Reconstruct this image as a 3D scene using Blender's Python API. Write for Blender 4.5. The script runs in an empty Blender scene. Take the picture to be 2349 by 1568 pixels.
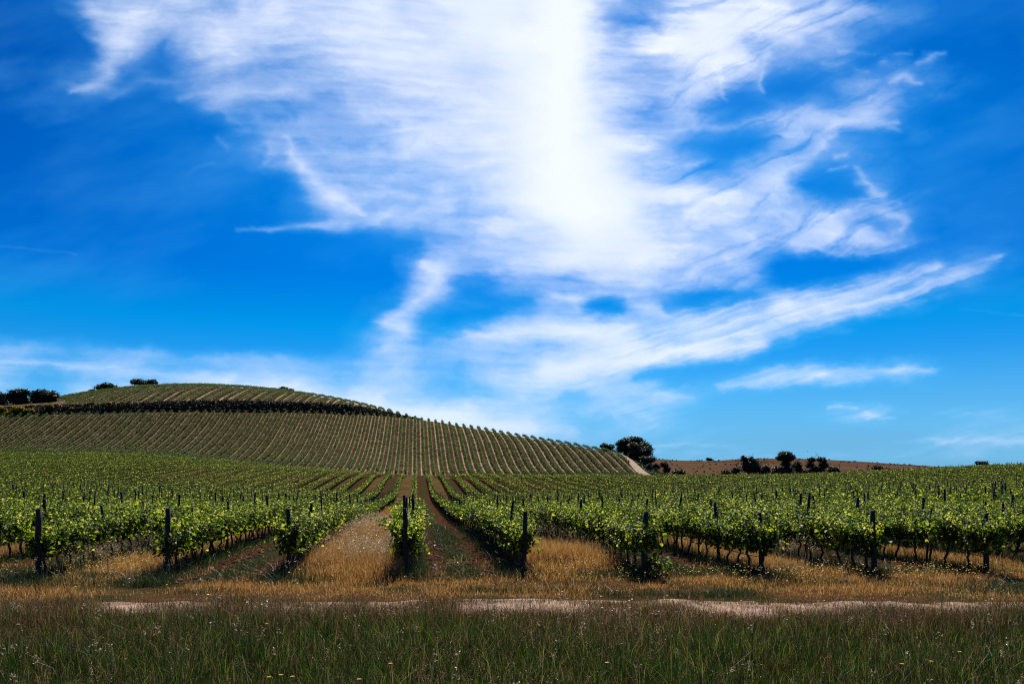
import bpy, math, random
import numpy as np
from mathutils import Vector

S = bpy.context.scene
C = bpy.context.collection
rng = np.random.default_rng(11)
random.seed(5)

# ------------------------------------------------------------------ camera, sky, sun, exposure
EYE = 2.5                      # the viewer stands on a bank above the vine tops
YAW = math.radians(6.9)        # vine rows run along +Y, the camera looks a little to their right
FPX, CX, HY = 1826.0, 1174.5, 1092.0      # focal length, centre and horizon on a 2349 wide frame
cam = bpy.data.cameras.new('camera')
cam.sensor_width = 36.0
cam.lens = 36.0 * FPX / 2349.0
cam.shift_y = (HY - 784.0) / 2349.0
cam.clip_start, cam.clip_end = 0.1, 400000.0
camo = bpy.data.objects.new('camera', cam)
C.objects.link(camo)
camo.location = (0, 0, EYE)
camo.rotation_euler = (math.pi / 2, 0, -YAW)
S.camera = camo

SUN_AZ = math.radians(12.0)
SUN_EL = math.radians(50.0)
sdir = Vector((math.sin(SUN_AZ) * math.cos(SUN_EL), math.cos(SUN_AZ) * math.cos(SUN_EL), math.sin(SUN_EL)))
sl = bpy.data.lights.new('sun', 'SUN')
sl.energy = 5.0
sl.angle = math.radians(0.5)
sl.color = (1.0, 0.95, 0.86)
slo = bpy.data.objects.new('sun', sl)
C.objects.link(slo)
slo.rotation_euler = sdir.to_track_quat('Z', 'Y').to_euler()

W = bpy.data.worlds.new('World')
S.world = W
W.use_nodes = True
wt = W.node_tree
wt.nodes.clear()
wo = wt.nodes.new('ShaderNodeOutputWorld')
bg = wt.nodes.new('ShaderNodeBackground')
sky = wt.nodes.new('ShaderNodeTexSky')
sky.sky_type = 'NISHITA'
sky.sun_disc = False
sky.sun_elevation = SUN_EL
sky.sun_rotation = SUN_AZ
sky.altitude = 300
sky.air_density = 1.0
sky.dust_density = 0.2
sky.ozone_density = 3.0
bg.inputs['Strength'].default_value = 0.080
hs = wt.nodes.new('ShaderNodeHueSaturation')
hs.inputs['Saturation'].default_value = 1.9
# a deep polarised blue that darkens with height
geo_w = wt.nodes.new('ShaderNodeTexCoord')
sep_w = wt.nodes.new('ShaderNodeSeparateXYZ')
ramp_w = wt.nodes.new('ShaderNodeValToRGB')
wt.links.new(geo_w.outputs['Generated'], sep_w.inputs[0])
wt.links.new(sep_w.outputs['Z'], ramp_w.inputs[0])
el = ramp_w.color_ramp.elements
while len(el) < 8:
    el.new(0.5)
for e_, (p_, c_) in zip(el, [(0, (.34, .50, .70)), (.03, (.34, .50, .70)), (.09, (.36, .74, .70)), (.18, (.40, .93, .66)), (.24, (.40, .66, .63)),
                             (.33, (.36, .50, .55)), (.42, (.30, .34, .46)), (1.0, (.26, .20, .34))]):
    e_.position = p_
    e_.color = (*c_, 1)
grade = wt.nodes.new('ShaderNodeMix')
grade.data_type = 'RGBA'
grade.blend_type = 'MULTIPLY'
grade.inputs[0].default_value = 1.0
tint = wt.nodes.new('ShaderNodeMix')
tint.data_type = 'RGBA'
tint.blend_type = 'MULTIPLY'
tint.inputs[0].default_value = 1.0
tint.inputs[7].default_value = (0.34, 0.92, 1.5, 1)
wt.links.new(sky.outputs[0], hs.inputs['Color'])
wt.links.new(hs.outputs[0], tint.inputs[6])
wt.links.new(tint.outputs[2], grade.inputs[6])
wt.links.new(ramp_w.outputs[0], grade.inputs[7])
near_sun = wt.nodes.new('ShaderNodeVectorMath')
near_sun.operation = 'DOT_PRODUCT'
wt.links.new(geo_w.outputs['Generated'], near_sun.inputs[0])
near_sun.inputs[1].default_value = sdir
glow = wt.nodes.new('ShaderNodeMapRange')
glow.interpolation_type = 'SMOOTHSTEP'
wt.links.new(near_sun.outputs['Value'], glow.inputs[0])
glow.inputs[1].default_value = .68
glow.inputs[2].default_value = .96
hi_z = wt.nodes.new('ShaderNodeMapRange')
hi_z.interpolation_type = 'SMOOTHSTEP'
wt.links.new(sep_w.outputs['Z'], hi_z.inputs[0])
hi_z.inputs[1].default_value = .16
hi_z.inputs[2].default_value = .40
both = wt.nodes.new('ShaderNodeMath')
both.operation = 'MULTIPLY'
wt.links.new(glow.outputs[0], both.inputs[0])
wt.links.new(hi_z.outputs[0], both.inputs[1])
aura = wt.nodes.new('ShaderNodeMix')
aura.data_type = 'RGBA'
aura.blend_type = 'MULTIPLY'
wt.links.new(both.outputs[0], aura.inputs[0])
wt.links.new(grade.outputs[2], aura.inputs[6])
aura.inputs[7].default_value = (1.2, 2.9, 1.7, 1)
low_z = wt.nodes.new('ShaderNodeMapRange')
low_z.interpolation_type = 'SMOOTHSTEP'
wt.links.new(sep_w.outputs['Z'], low_z.inputs[0])
low_z.inputs[1].default_value = .19
low_z.inputs[2].default_value = -.03
low_z.inputs[3].default_value = 0
low_z.inputs[4].default_value = .85
pale = wt.nodes.new('ShaderNodeMix')
pale.data_type = 'RGBA'
wt.links.new(low_z.outputs[0], pale.inputs[0])
wt.links.new(aura.outputs[2], pale.inputs[6])
pale.inputs[7].default_value = (2.0, 4.9, 7.9, 1)
wt.links.new(pale.outputs[2], bg.inputs['Color'])
wt.links.new(bg.outputs[0], wo.inputs['Surface'])

S.view_settings.view_transform = 'Standard'
S.view_settings.look = 'None'
S.view_settings.exposure = 0.32
S.view_settings.gamma = 1.0
S.render.engine = 'CYCLES'
S.cycles.use_denoising = False
S.cycles.filter_width = 1.15
S.cycles.max_bounces = 6
S.cycles.diffuse_bounces = 2
S.cycles.glossy_bounces = 2
S.cycles.transmission_bounces = 3
S.cycles.transparent_max_bounces = 6
S.cycles.caustics_reflective = False
S.cycles.caustics_refractive = False

# ------------------------------------------------------------------ helpers
CY, SY = math.cos(YAW), math.sin(YAW)


def to_xy(L, D):
    """lateral offset and forward distance of the viewer -> world X, Y"""
    return L * CY + D * SY, D * CY - L * SY


def to_ld(X, Y):
    return X * CY - Y * SY, X * SY + Y * CY


_tab = np.random.default_rng(3).random((256, 256))


def vnoise(x, y, seed=0):
    x = np.asarray(x, float) + seed * 37.17
    y = np.asarray(y, float) + seed * 91.31
    xi, yi = np.floor(x).astype(int), np.floor(y).astype(int)
    fx, fy = x - xi, y - yi
    fx, fy = fx * fx * (3 - 2 * fx), fy * fy * (3 - 2 * fy)
    a, b = _tab[xi & 255, yi & 255], _tab[(xi + 1) & 255, yi & 255]
    c, d = _tab[xi & 255, (yi + 1) & 255], _tab[(xi + 1) & 255, (yi + 1) & 255]
    return (a * (1 - fx) + b * fx) * (1 - fy) + (c * (1 - fx) + d * fx) * fy


def fbm(x, y, seed=0, octv=4, gain=0.5):
    s, amp, tot = 0, 1.0, 0
    for o in range(octv):
        s = s + amp * vnoise(x * 2 ** o, y * 2 ** o, seed + o * 5)
        tot += amp
        amp *= gain
    return s / tot


def sstep(a, b, x):
    t = np.clip((np.asarray(x, float) - a) / (b - a), 0, 1)
    return t * t * (3 - 2 * t)


def make_mesh(name, V, F4=None, F3=None, mat=None, smooth=False):
    me = bpy.data.meshes.new(name)
    V = np.asarray(V, np.float32).reshape(-1, 3)
    me.vertices.add(len(V))
    me.vertices.foreach_set('co', V.ravel())
    idx, starts, n = [], [], 0
    if F4 is not None and len(F4):
        F4 = np.asarray(F4, np.int32).reshape(-1, 4)
        idx.append(F4.ravel())
        starts.append(np.arange(len(F4), dtype=np.int32) * 4)
        n = len(F4) * 4
    if F3 is not None and len(F3):
        F3 = np.asarray(F3, np.int32).reshape(-1, 3)
        idx.append(F3.ravel())
        starts.append(n + np.arange(len(F3), dtype=np.int32) * 3)
    idx = np.concatenate(idx)
    starts = np.concatenate(starts)
    me.loops.add(len(idx))
    me.loops.foreach_set('vertex_index', idx)
    me.polygons.add(len(starts))
    me.polygons.foreach_set('loop_start', starts)
    if smooth:
        me.polygons.foreach_set('use_smooth', np.ones(len(starts), bool))
    me.update(calc_edges=True)
    if mat:
        me.materials.append(mat)
    return me


def link(name, data, parent=None, loc=None):
    o = bpy.data.objects.new(name, data)
    C.objects.link(o)
    if parent:
        o.parent = parent
    if loc is not None:
        o.location = loc
    return o


def tag(o, label, cat, group=None, kind=None):
    o['label'] = label
    o['category'] = cat
    if group:
        o['group'] = group
    if kind:
        o['kind'] = kind
    return o


def structure(o, label=None):
    o['kind'] = 'structure'
    if label:
        o['label'] = label
    return o


class MB:
    """collects tubes and sheets into one mesh"""
    def __init__(self):
        self.v, self.q, self.t, self.n = [], [], [], 0

    def add(self, V, F4=None, F3=None):
        V = np.asarray(V, float).reshape(-1, 3)
        self.v.append(V)
        if F4 is not None and len(F4):
            self.q.append(np.asarray(F4, int).reshape(-1, 4) + self.n)
        if F3 is not None and len(F3):
            self.t.append(np.asarray(F3, int).reshape(-1, 3) + self.n)
        self.n += len(V)

    def tube(self, pts, rad, sides=6, cap=True):
        pts = np.asarray(pts, float)
        rad = np.broadcast_to(np.asarray(rad, float), (len(pts),))
        V = []
        for k, p in enumerate(pts):
            d = pts[min(k + 1, len(pts) - 1)] - pts[max(k - 1, 0)]
            d = d / (np.linalg.norm(d) + 1e-9)
            u = np.cross(d, (0.31, 0.95, 0.02))
            u /= np.linalg.norm(u) + 1e-9
            w = np.cross(d, u)
            for s in range(sides):
                a = 2 * math.pi * s / sides
                V.append(p + rad[k] * (math.cos(a) * u + math.sin(a) * w))
        F, T = [], []
        for k in range(len(pts) - 1):
            for s in range(sides):
                F.append((k * sides + s, k * sides + (s + 1) % sides, (k + 1) * sides + (s + 1) % sides, (k + 1) * sides + s))
        if cap:
            c0 = len(V)
            V.append(pts[-1] + 0.0)
            for s in range(sides):
                T.append(((len(pts) - 1) * sides + s, (len(pts) - 1) * sides + (s + 1) % sides, c0))
        self.add(V, F, T)

    def build(self, name, mat, smooth=True):
        V = np.concatenate(self.v)
        q = np.concatenate(self.q) if self.q else None
        t = np.concatenate(self.t) if self.t else None
        return make_mesh(name, V, q, t, mat, smooth)


def unit(v):
    return v / (np.linalg.norm(v, axis=-1, keepdims=True) + 1e-9)


def leaf_arrays(P, size, N, A, lobed=True):
    """leaves at P: N is the blade normal, A the direction from stalk to tip"""
    n = len(P)
    N = unit(N)
    A = unit(A - N * (A * N).sum(1, keepdims=True))
    B = np.cross(N, A)
    s = np.asarray(size).reshape(-1, 1)
    if lobed:      # folded five-point leaf of two halves
        lay = [(0, 0, 0), (.52, .18, .10), (.40, .72, .16), (0, 1, -.06), (-.40, .72, .16), (-.52, .18, .10)]
        F = np.array([(0, 1, 2, 3), (0, 3, 4, 5)])
    else:          # one bent spray
        lay = [(0, 0, 0), (.46, .5, .13), (0, 1, -.05), (-.46, .5, .13)]
        F = np.array([(0, 1, 2, 3)])
    V = np.stack([P + s * (b * B + a * A + z * N) for b, a, z in lay], 1)
    m = len(lay)
    Q = (np.arange(n)[:, None, None] * m + F[None]).reshape(-1, 4)
    return V.reshape(-1, 3), Q


# ------------------------------------------------------------------ materials
def mat_new(name):
    m = bpy.data.materials.new(name)
    m.use_nodes = True
    nt = m.node_tree
    nt.nodes.clear()
    return m, nt


class NT:
    def __init__(self, nt):
        self.nt = nt

    def n(self, kind, **kw):
        nd = self.nt.nodes.new(kind)
        for k, v in kw.items():
            setattr(nd, k, v)
        return nd

    def put(self, sock, v):
        if isinstance(v, bpy.types.NodeSocket):
            self.nt.links.new(v, sock)
        elif v is not None:
            sock.default_value = v

    def math(self, op, a, b=None, c=None, clamp=False):
        nd = self.n('ShaderNodeMath', operation=op, use_clamp=clamp)
        for i, v in enumerate((a, b, c)):
            if v is not None:
                self.put(nd.inputs[i], v)
        return nd.outputs[0]

    def mix(self, f, a, b):
        nd = self.n('ShaderNodeMix', data_type='RGBA')
        self.put(nd.inputs[0], f)
        self.put(nd.inputs[6], a if isinstance(a, bpy.types.NodeSocket) else (*a, 1))
        self.put(nd.inputs[7], b if isinstance(b, bpy.types.NodeSocket) else (*b, 1))
        return nd.outputs[2]

    def noise(self, vec, scale, detail=3, rough=0.55):
        nd = self.n('ShaderNodeTexNoise')
        self.put(nd.inputs['Vector'], vec)
        nd.inputs['Scale'].default_value = scale
        nd.inputs['Detail'].default_value = detail
        nd.inputs['Roughness'].default_value = rough
        return nd.outputs['Fac']

    def ramp(self, f, stops):
        nd = self.n('ShaderNodeValToRGB')
        self.put(nd.inputs[0], f)
        el = nd.color_ramp.elements
        while len(el) < len(stops):
            el.new(0.5)
        for e, (p, c) in zip(el, stops):
            e.position = p
            e.color = (*c, 1) if len(c) == 3 else c
        return nd.outputs[0]

    def smooth(self, x, a, b):
        nd = self.n('ShaderNodeMapRange', interpolation_type='SMOOTHSTEP')
        self.put(nd.inputs[0], x)
        nd.inputs[1].default_value = a
        nd.inputs[2].default_value = b
        return nd.outputs[0]


def foliage_mat(name, stops, trans=None, rough=0.45, spec=0.5, tfac=0.4):
    m, nt = mat_new(name)
    g = NT(nt)
    out = g.n('ShaderNodeOutputMaterial')
    geo = g.n('ShaderNodeNewGeometry')
    col = g.ramp(geo.outputs['Random Per Island'], stops)
    bs = g.n('ShaderNodeBsdfPrincipled')
    g.put(bs.inputs['Base Color'], col)
    bs.inputs['Roughness'].default_value = rough
    bs.inputs['Specular IOR Level'].default_value = spec
    if trans:
        tr = g.n('ShaderNodeBsdfTranslucent')
        g.put(tr.inputs['Color'], g.ramp(geo.outputs['Random Per Island'], trans))
        mx = g.n('ShaderNodeMixShader')
        mx.inputs[0].default_value = tfac
        nt.links.new(bs.outputs[0], mx.inputs[1])
        nt.links.new(tr.outputs[0], mx.inputs[2])
        nt.links.new(mx.outputs[0], out.inputs['Surface'])
    else:
        nt.links.new(bs.outputs[0], out.inputs['Surface'])
    return m


def bark_mat(name, c1, c2, scale=14):
    m, nt = mat_new(name)
    g = NT(nt)
    out = g.n('ShaderNodeOutputMaterial')
    tc = g.n('ShaderNodeTexCoord')
    mp = g.n('ShaderNodeMapping')
    mp.inputs['Scale'].default_value = (1, 1, 0.18)
    nt.links.new(tc.outputs['Object'], mp.inputs['Vector'])
    f = g.noise(mp.outputs[0], scale, 5, 0.65)
    bs = g.n('ShaderNodeBsdfPrincipled')
    g.put(bs.inputs['Base Color'], g.ramp(f, [(0.3, c1), (0.7, c2)]))
    bs.inputs['Roughness'].default_value = 0.9
    bp = g.n('ShaderNodeBump')
    bp.inputs['Strength'].default_value = 0.6
    bp.inputs['Distance'].default_value = 0.01
    nt.links.new(f, bp.inputs['Height'])
    nt.links.new(bp.outputs[0], bs.inputs['Normal'])
    nt.links.new(bs.outputs[0], out.inputs['Surface'])
    return m


M_VINE = foliage_mat('vine_leaf', [(0, (.005, .018, .002)), (.5, (.014, .040, .004)), (1, (.05, .085, .009))],
                     [(0, (.016, .06, .002)), (.46, (.09, .185, .005)), (.74, (.42, .50, .026)), (1, (.92, .86, .13))], rough=.45, spec=.20, tfac=.52)
M_VINE_FAR = foliage_mat('vine_leaf_mass', [(0, (.005, .016, .002)), (.5, (.014, .038, .004)), (1, (.045, .078, .009))],
                         [(0, (.014, .055, .002)), (.46, (.10, .195, .005)), (.74, (.48, .57, .028)), (1, (.95, .90, .13))], rough=.6, spec=.06, tfac=.50)
M_VINE_HILL = foliage_mat('hill_vine_leaf', [(0, (.006, .019, .003)), (.5, (.018, .046, .006)), (1, (.042, .078, .011))],
                          [(0, (.02, .07, .004)), (.5, (.08, .16, .010)), (1, (.30, .38, .05))], rough=.6, spec=.10, tfac=.45)
M_OAK = foliage_mat('oak_leaf', [(0, (.010, .017, .008)), (.6, (.022, .034, .014)), (1, (.05, .064, .028))],
                    [(0, (.015, .03, .008)), (1, (.07, .10, .025))], rough=.5, spec=.3, tfac=.2)
M_SCRUB = foliage_mat('scrub_leaf', [(0, (.006, .010, .005)), (.7, (.013, .020, .008)), (1, (.035, .035, .015))],
                      [(0, (.008, .015, .004)), (1, (.03, .04, .01))], rough=.6, spec=.2, tfac=.2)
M_RUST = foliage_mat('rust_leaf', [(0, (.03, .014, .010)), (1, (.07, .03, .02))], None, rough=.7, spec=.2)
M_BROOM = foliage_mat('broom_bloom', [(0, (.015, .025, .008)), (.40, (.04, .05, .01)), (.45, (.30, .21, .01)), (1, (.60, .42, .02))],
                      [(0, (.02, .04, .01)), (.40, (.06, .08, .01)), (.45, (.4, .28, .01)), (1, (.7, .5, .03))], rough=.6, spec=.2, tfac=.45)
M_MEADOW = foliage_mat('meadow_blade', [(0, (.004, .012, .003)), (.5, (.009, .023, .005)), (.8, (.020, .042, .008)), (.93, (.05, .058, .02)), (1, (.16, .12, .06))],
                       [(0, (.006, .022, .003)), (.5, (.018, .055, .005)), (.80, (.06, .14, .009)), (.91, (.24, .34, .03)), (1, (.50, .40, .16))],
                       rough=.45, spec=.35, tfac=.40)
M_DRY = foliage_mat('dry_blade', [(0, (.06, .024, .008)), (.3, (.20, .082, .022)), (.65, (.44, .205, .056)), (.9, (.62, .38, .14)), (1, (.70, .52, .26))],
                    [(0, (.18, .07, .012)), (.5, (.54, .24, .045)), (1, (.88, .60, .22))], rough=.5, spec=.35, tfac=.42)
M_BROWN = foliage_mat('brown_meadow_blade', [(0, (.030, .016, .005)), (.5, (.095, .048, .014)), (.85, (.22, .115, .038)), (1, (.40, .26, .11))],
                      [(0, (.05, .02, .008)), (.6, (.18, .07, .03)), (1, (.42, .24, .12))], rough=.5, spec=.35, tfac=.38)
M_WEED = foliage_mat('weed_blade', [(0, (.010, .022, .010)), (.6, (.026, .044, .018)), (1, (.07, .08, .03))],
                     [(0, (.02, .05, .010)), (1, (.10, .14, .03))], rough=.5, spec=.3, tfac=.25)
M_SEED = foliage_mat('brome_seed', [(0, (.10, .045, .028)), (.6, (.25, .125, .085)), (1, (.44, .30, .20))],
                     [(0, (.12, .05, .03)), (1, (.36, .2, .14))], rough=.5, spec=.3, tfac=.35)
M_OAT = foliage_mat('oat_seed', [(0, (.34, .23, .11)), (1, (.62, .50, .32))], [(0, (.4, .28, .13)), (1, (.6, .47, .28))], rough=.4, spec=.5, tfac=.35)
M_YEL = foliage_mat('yellow_petal', [(0, (.60, .36, .01)), (1, (.80, .55, .03))], [(0, (.6, .36, .01)), (1, (.8, .55, .03))], rough=.5, spec=.3, tfac=.4)
M_PUR = foliage_mat('purple_petal', [(0, (.05, .01, .16)), (1, (.10, .03, .28))], [(0, (.08, .01, .25)), (1, (.14, .03, .4))], rough=.5, spec=.3, tfac=.4)
M_STEM = foliage_mat('flower_stem', [(0, (.03, .05, .015)), (1, (.06, .08, .02))], None)
M_BARK = bark_mat('oak_bark', (.02, .015, .011), (.055, .042, .032), 3)
M_VBARK = bark_mat('vine_bark', (.014, .010, .008), (.05, .034, .025), 40)
M_POST = bark_mat('weathered_post', (.010, .008, .007), (.036, .028, .023), 22)


def simple_mat(name, col, rough=.6, metal=0):
    m, nt = mat_new(name)
    g = NT(nt)
    out = g.n('ShaderNodeOutputMaterial')
    tc = g.n('ShaderNodeTexCoord')
    f = g.noise(tc.outputs['Object'], 9, 3)
    bs = g.n('ShaderNodeBsdfPrincipled')
    g.put(bs.inputs['Base Color'], g.mix(f, tuple(c * .7 for c in col), tuple(min(1, c * 1.3) for c in col)))
    bs.inputs['Roughness'].default_value = rough
    bs.inputs['Metallic'].default_value = metal
    nt.links.new(bs.outputs[0], out.inputs['Surface'])
    return m


M_HOSE = simple_mat('irrigation_rubber', (.012, .012, .013), .5)
M_WIRE = simple_mat('galvanised_wire', (.12, .12, .12), .45, .7)
M_BIRD = simple_mat('bird_feather', (.03, .027, .025), .8)

# ------------------------------------------------------------------ terrain
# heights of the land along every bearing from the bank: (bearing on the frame, distance, sight height)
ROW0, ROWD = -0.23, 2.95


def kn(table, c):
    xs = [t[0] for t in table]
    return np.interp(c, xs, [t[1] for t in table])


CG = np.arange(-1200, 3600.1, 6.0)
DG = np.arange(0, 1701, 1.0)


def yz(D, y):
    return EYE + (HY - y) * D / FPX


K60 = [(-300, 1156), (0, 1162), (400, 1180), (950, 1194), (1300, 1190), (1600, 1178), (2349, 1162)]
K110 = [(-300, 1112), (0, 1117), (400, 1140), (950, 1154), (1300, 1152), (1600, 1145), (1900, 1138), (2349, 1122)]
K190 = [(-300, 1060), (0, 1064), (250, 1066), (400, 1072), (600, 1083), (770, 1091), (950, 1098), (1300, 1100), (1600, 1102), (1900, 1098),
        (2050, 1090), (2150, 1084), (2349, 1074), (2800, 1070)]
K225 = [(-300, 1042), (0, 1048), (250, 1049), (400, 1057), (600, 1073), (770, 1086), (950, 1099), (1300, 1102), (1600, 1104), (2000, 1098), (2349, 1082)]
K255 = [(-300, 1036), (0, 1040), (250, 1040), (400, 1048), (600, 1062), (770, 1072), (950, 1084), (1100, 1088), (1480, 1092), (1600, 1096),
        (1900, 1095), (2100, 1090), (2349, 1084)]
TB_D = [(-300, 296), (0, 300), (400, 312), (600, 326), (800, 345), (950, 358), (1100, 342), (1200, 330), (1300, 316), (1400, 302), (1490, 288),
        (1700, 290)]
TB_Y = [(-300, 958), (0, 953), (200, 948), (400, 945), (600, 945), (800, 950), (900, 955), (960, 962), (1100, 984), (1200, 1002), (1300, 1020),
        (1400, 1037), (1440, 1046), (1470, 1060), (1492, 1073), (1515, 1087), (1535, 1095), (2349, 1086)]
TT_Y = [(-300, 942), (0, 937), (200, 930), (400, 925), (600, 923), (800, 930), (900, 949), (960, 962), (1100, 985), (1200, 1003), (1300, 1021),
        (1400, 1038), (1440, 1047), (1470, 1061), (1492, 1074), (1515, 1088), (1535, 1095), (2349, 1086)]
CR_D = [(-300, 380), (300, 395), (600, 415), (900, 430), (1300, 440), (1500, 470), (2349, 480)]
CR_Y = [(-300, 934), (0, 930), (100, 926), (135, 922), (200, 908), (300, 896), (400, 890), (500, 890), (600, 898), (700, 910), (800, 928),
        (900, 951), (960, 975), (1100, 1000), (1200, 1016), (1300, 1036), (1400, 1050), (1500, 1054), (1560, 1056), (1627, 1057), (1700, 1053),
        (1800, 1051), (1900, 1054), (2000, 1060), (2100, 1067), (2200, 1074), (2349, 1085)]


def gsm(a, sig):
    k = int(3 * sig)
    w = np.exp(-0.5 * (np.arange(-k, k + 1) / sig) ** 2)
    return np.convolve(np.pad(a, k, mode='edge'), w / w.sum(), 'valid')


def pchip(x, y, xq):
    h = np.diff(x)
    d = np.diff(y) / h
    m = np.zeros_like(y)
    m[1:-1] = np.where(d[:-1] * d[1:] > 0, 2 * d[:-1] * d[1:] / (d[:-1] + d[1:] + np.where(d[:-1] + d[1:] == 0, 1e-9, 0)), 0)
    m[0], m[-1] = d[0], d[-1]
    k = np.clip(np.searchsorted(x, xq) - 1, 0, len(x) - 2)
    t = (xq - x[k]) / h[k]
    t2, t3 = t * t, t * t * t
    return (2 * t3 - 3 * t2 + 1) * y[k] + (t3 - 2 * t2 + t) * h[k] * m[k] + (-2 * t3 + 3 * t2) * y[k + 1] + (t3 - t2) * h[k] * m[k + 1]


SC = lambda tb, s=6: gsm(kn(tb, CG), s)
tbD, crD = SC(TB_D), SC(CR_D)
feat = [(np.zeros_like(CG), np.zeros_like(CG)), (np.full_like(CG, 24.), np.zeros_like(CG))]
for dist, tb in ((60., K60), (110., K110), (190., K190), (225., K225), (255., K255)):
    D_ = np.full_like(CG, dist)
    feat.append((D_, yz(D_, SC(tb, 12))))
feat.append((tbD, yz(tbD, SC(TB_Y, 3))))
feat.append((tbD + 4.5, yz(tbD + 4.5, SC(TT_Y, 3))))
feat.append((crD, yz(crD, SC(CR_Y, 3))))
feat.append((crD + 60, yz(crD, SC(CR_Y, 3)) - 3.0))
feat.append((crD + 350, yz(crD, SC(CR_Y, 3)) * 0.3 - 10.0))
feat.append((np.full_like(CG, 1700.), np.full_like(CG, -14.)))
ZG = np.empty((len(CG), len(DG)))
for j in range(len(CG)):
    ZG[j] = pchip(np.array([f[0][j] for f in feat]), np.array([f[1][j] for f in feat]), DG)


def terrain(X, Y):
    X, Y = np.asarray(X, float), np.asarray(Y, float)
    L, D = to_ld(X, Y)
    Dc = np.clip(D, 1.0, 1699.0)
    c = np.clip(CX + FPX * L / Dc, CG[0], CG[-1] - 1e-3)
    u = (c - CG[0]) / 6.0
    i = np.clip(u.astype(int), 0, len(CG) - 2)
    fu = u - i
    k = np.clip(Dc.astype(int), 0, len(DG) - 2)
    fd = Dc - k
    z = (ZG[i, k] * (1 - fu) + ZG[i + 1, k] * fu) * (1 - fd) + (ZG[i, k + 1] * (1 - fu) + ZG[i + 1, k + 1] * fu) * fd
    far = sstep(40, 120, Dc)
    z = z + (fbm(X * .9, Y * .9, 2, 3) - .5) * .12 * (1 - far) * sstep(2, 6, Dc)
    z = z + (fbm(X * 5, Y * 5, 4, 2) - .5) * .05 * (1 - sstep(25, 60, Dc))
    z = z + (fbm(X * .05, Y * .05, 7, 3) - .5) * .9 * sstep(120, 300, Dc) * (1 - sstep(600, 900, Dc))
    # wheel ruts in the tilled lanes
    lane = np.floor((X - ROW0) / ROWD)
    t = (X - ROW0) / ROWD - lane
    rut = np.exp(-((t - .27) / .07) ** 2) + np.exp(-((t - .70) / .07) ** 2)
    z = z - .07 * rut * (np.mod(lane, 2) == 0) * sstep(20, 23, Y) * (1 - sstep(60, 90, Y))
    return z


def at(c, D, y=None, up=0.0):
    """point on a bearing at a distance, on the land or at a sight height"""
    X, Y = to_xy((c - CX) * D / FPX, D)
    z = float(terrain(X, Y)) + up if y is None else yz(D, y)
    return np.array([X, Y, z])


def bearing(X, Y):
    L, D = to_ld(X, Y)
    return CX + FPX * L / np.maximum(D, .5), D


def dens_axis(parts):
    out = []
    for a, b, s in parts:
        out.append(np.arange(a, b, s))
    return np.unique(np.round(np.concatenate(out), 3))


gx = dens_axis([(-3000, -400, 100), (-400, -180, 6), (-180, -60, 1.2), (-60, -14, .5), (-14, 18, .16), (18, 60, .5), (60, 210, 1.2), (210, 420, 6),
                (420, 3001, 100)])
gy = dens_axis([(-1500, -20, 60), (-20, 4, 1.5), (4, 42, .16), (42, 110, .5), (110, 250, 1.2), (250, 440, 1.0), (440, 700, 8), (700, 3600, 60)])
GX, GY = np.meshgrid(gx, gy, indexing='ij')
GZ = terrain(GX, GY)
nx, ny = GX.shape
ii = np.arange(nx - 1)[:, None] * ny + np.arange(ny - 1)[None]
Fg = np.stack([ii, ii + ny, ii + ny + 1, ii + 1], -1).reshape(-1, 4)
gc, gD = bearing(GX, GY)
tbc = np.interp(gc, CG, tbD)
FOOT = 246.0
hill_edge = lambda c: 1e9


def hill_mask(c, D):
    """1 on the slopes planted with vines above the valley"""
    right = np.interp(D, [250, 257, 265, 274, 283, 292, 300, 330, 420], [1474, 1466, 1455, 1443, 1430, 1419, 1410, 1395, 1380])
    return sstep(244, 250, D) * (1 - sstep(0, 8, c - right)) * (D < 440)


w_hill = hill_mask(gc, gD)
w_red = sstep(270, 300, gD) * (1 - sstep(-8, 8, 1500 - gc)) 
w_head = 1 - sstep(19.3, 21.2, GY + (fbm(GX * .8, GY * .8, 9, 2) - .5) * 1.5)
bank = sstep(tbc - .5, tbc + .5, gD) * (1 - sstep(tbc + 4.5, tbc + 6, gD)) * (gc < 980)
m_ground, nt = mat_new('vineyard_soil')
g = NT(nt)
out = g.n('ShaderNodeOutputMaterial')
tc = g.n('ShaderNodeTexCoord')
P = tc.outputs['Object']
sx = g.n('ShaderNodeSeparateXYZ')
nt.links.new(P, sx.inputs[0])


def attr(nm):
    a = g.n('ShaderNodeAttribute', attribute_name=nm)
    return a.outputs['Fac']


n1, n2, n3, n4 = g.noise(P, .35, 4), g.noise(P, 3.0, 5, .65), g.noise(P, 14, 4, .7), g.noise(P, .06, 3)
u = g.math('DIVIDE', g.math('SUBTRACT', sx.outputs[0], ROW0), ROWD)
lane = g.math('FLOOR', u)
t = g.math('SUBTRACT', u, lane)
tw = g.math('ADD', t, g.math('MULTIPLY', g.math('SUBTRACT', n2, .5), .10))
odd = g.math('GREATER_THAN', g.math('FRACT', g.math('MULTIPLY', lane, .5)), .25)
off = g.math('ABSOLUTE', g.math('SUBTRACT', tw, .5))           # 0 mid lane, .5 under the vines
soil = g.ramp(n2, [(.3, (.026, .010, .006)), (.5, (.064, .026, .014)), (.72, (.13, .062, .034))])
weeds = g.ramp(n3, [(.3, (.014, .026, .010)), (.6, (.035, .05, .018)), (.85, (.08, .075, .035))])
straw = g.ramp(g.math('ADD', g.math('MULTIPLY', n3, .6), g.math('MULTIPLY', n1, .4)), [(.3, (.032, .020, .008)), (.5, (.09, .055, .022)), (.72, (.20, .135, .060))])
mid = g.smooth(g.math('SUBTRACT', g.math('ADD', off, g.math('MULTIPLY', n1, .14)), .07), .20, .06)
under = g.smooth(off, .30, .40)
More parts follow.
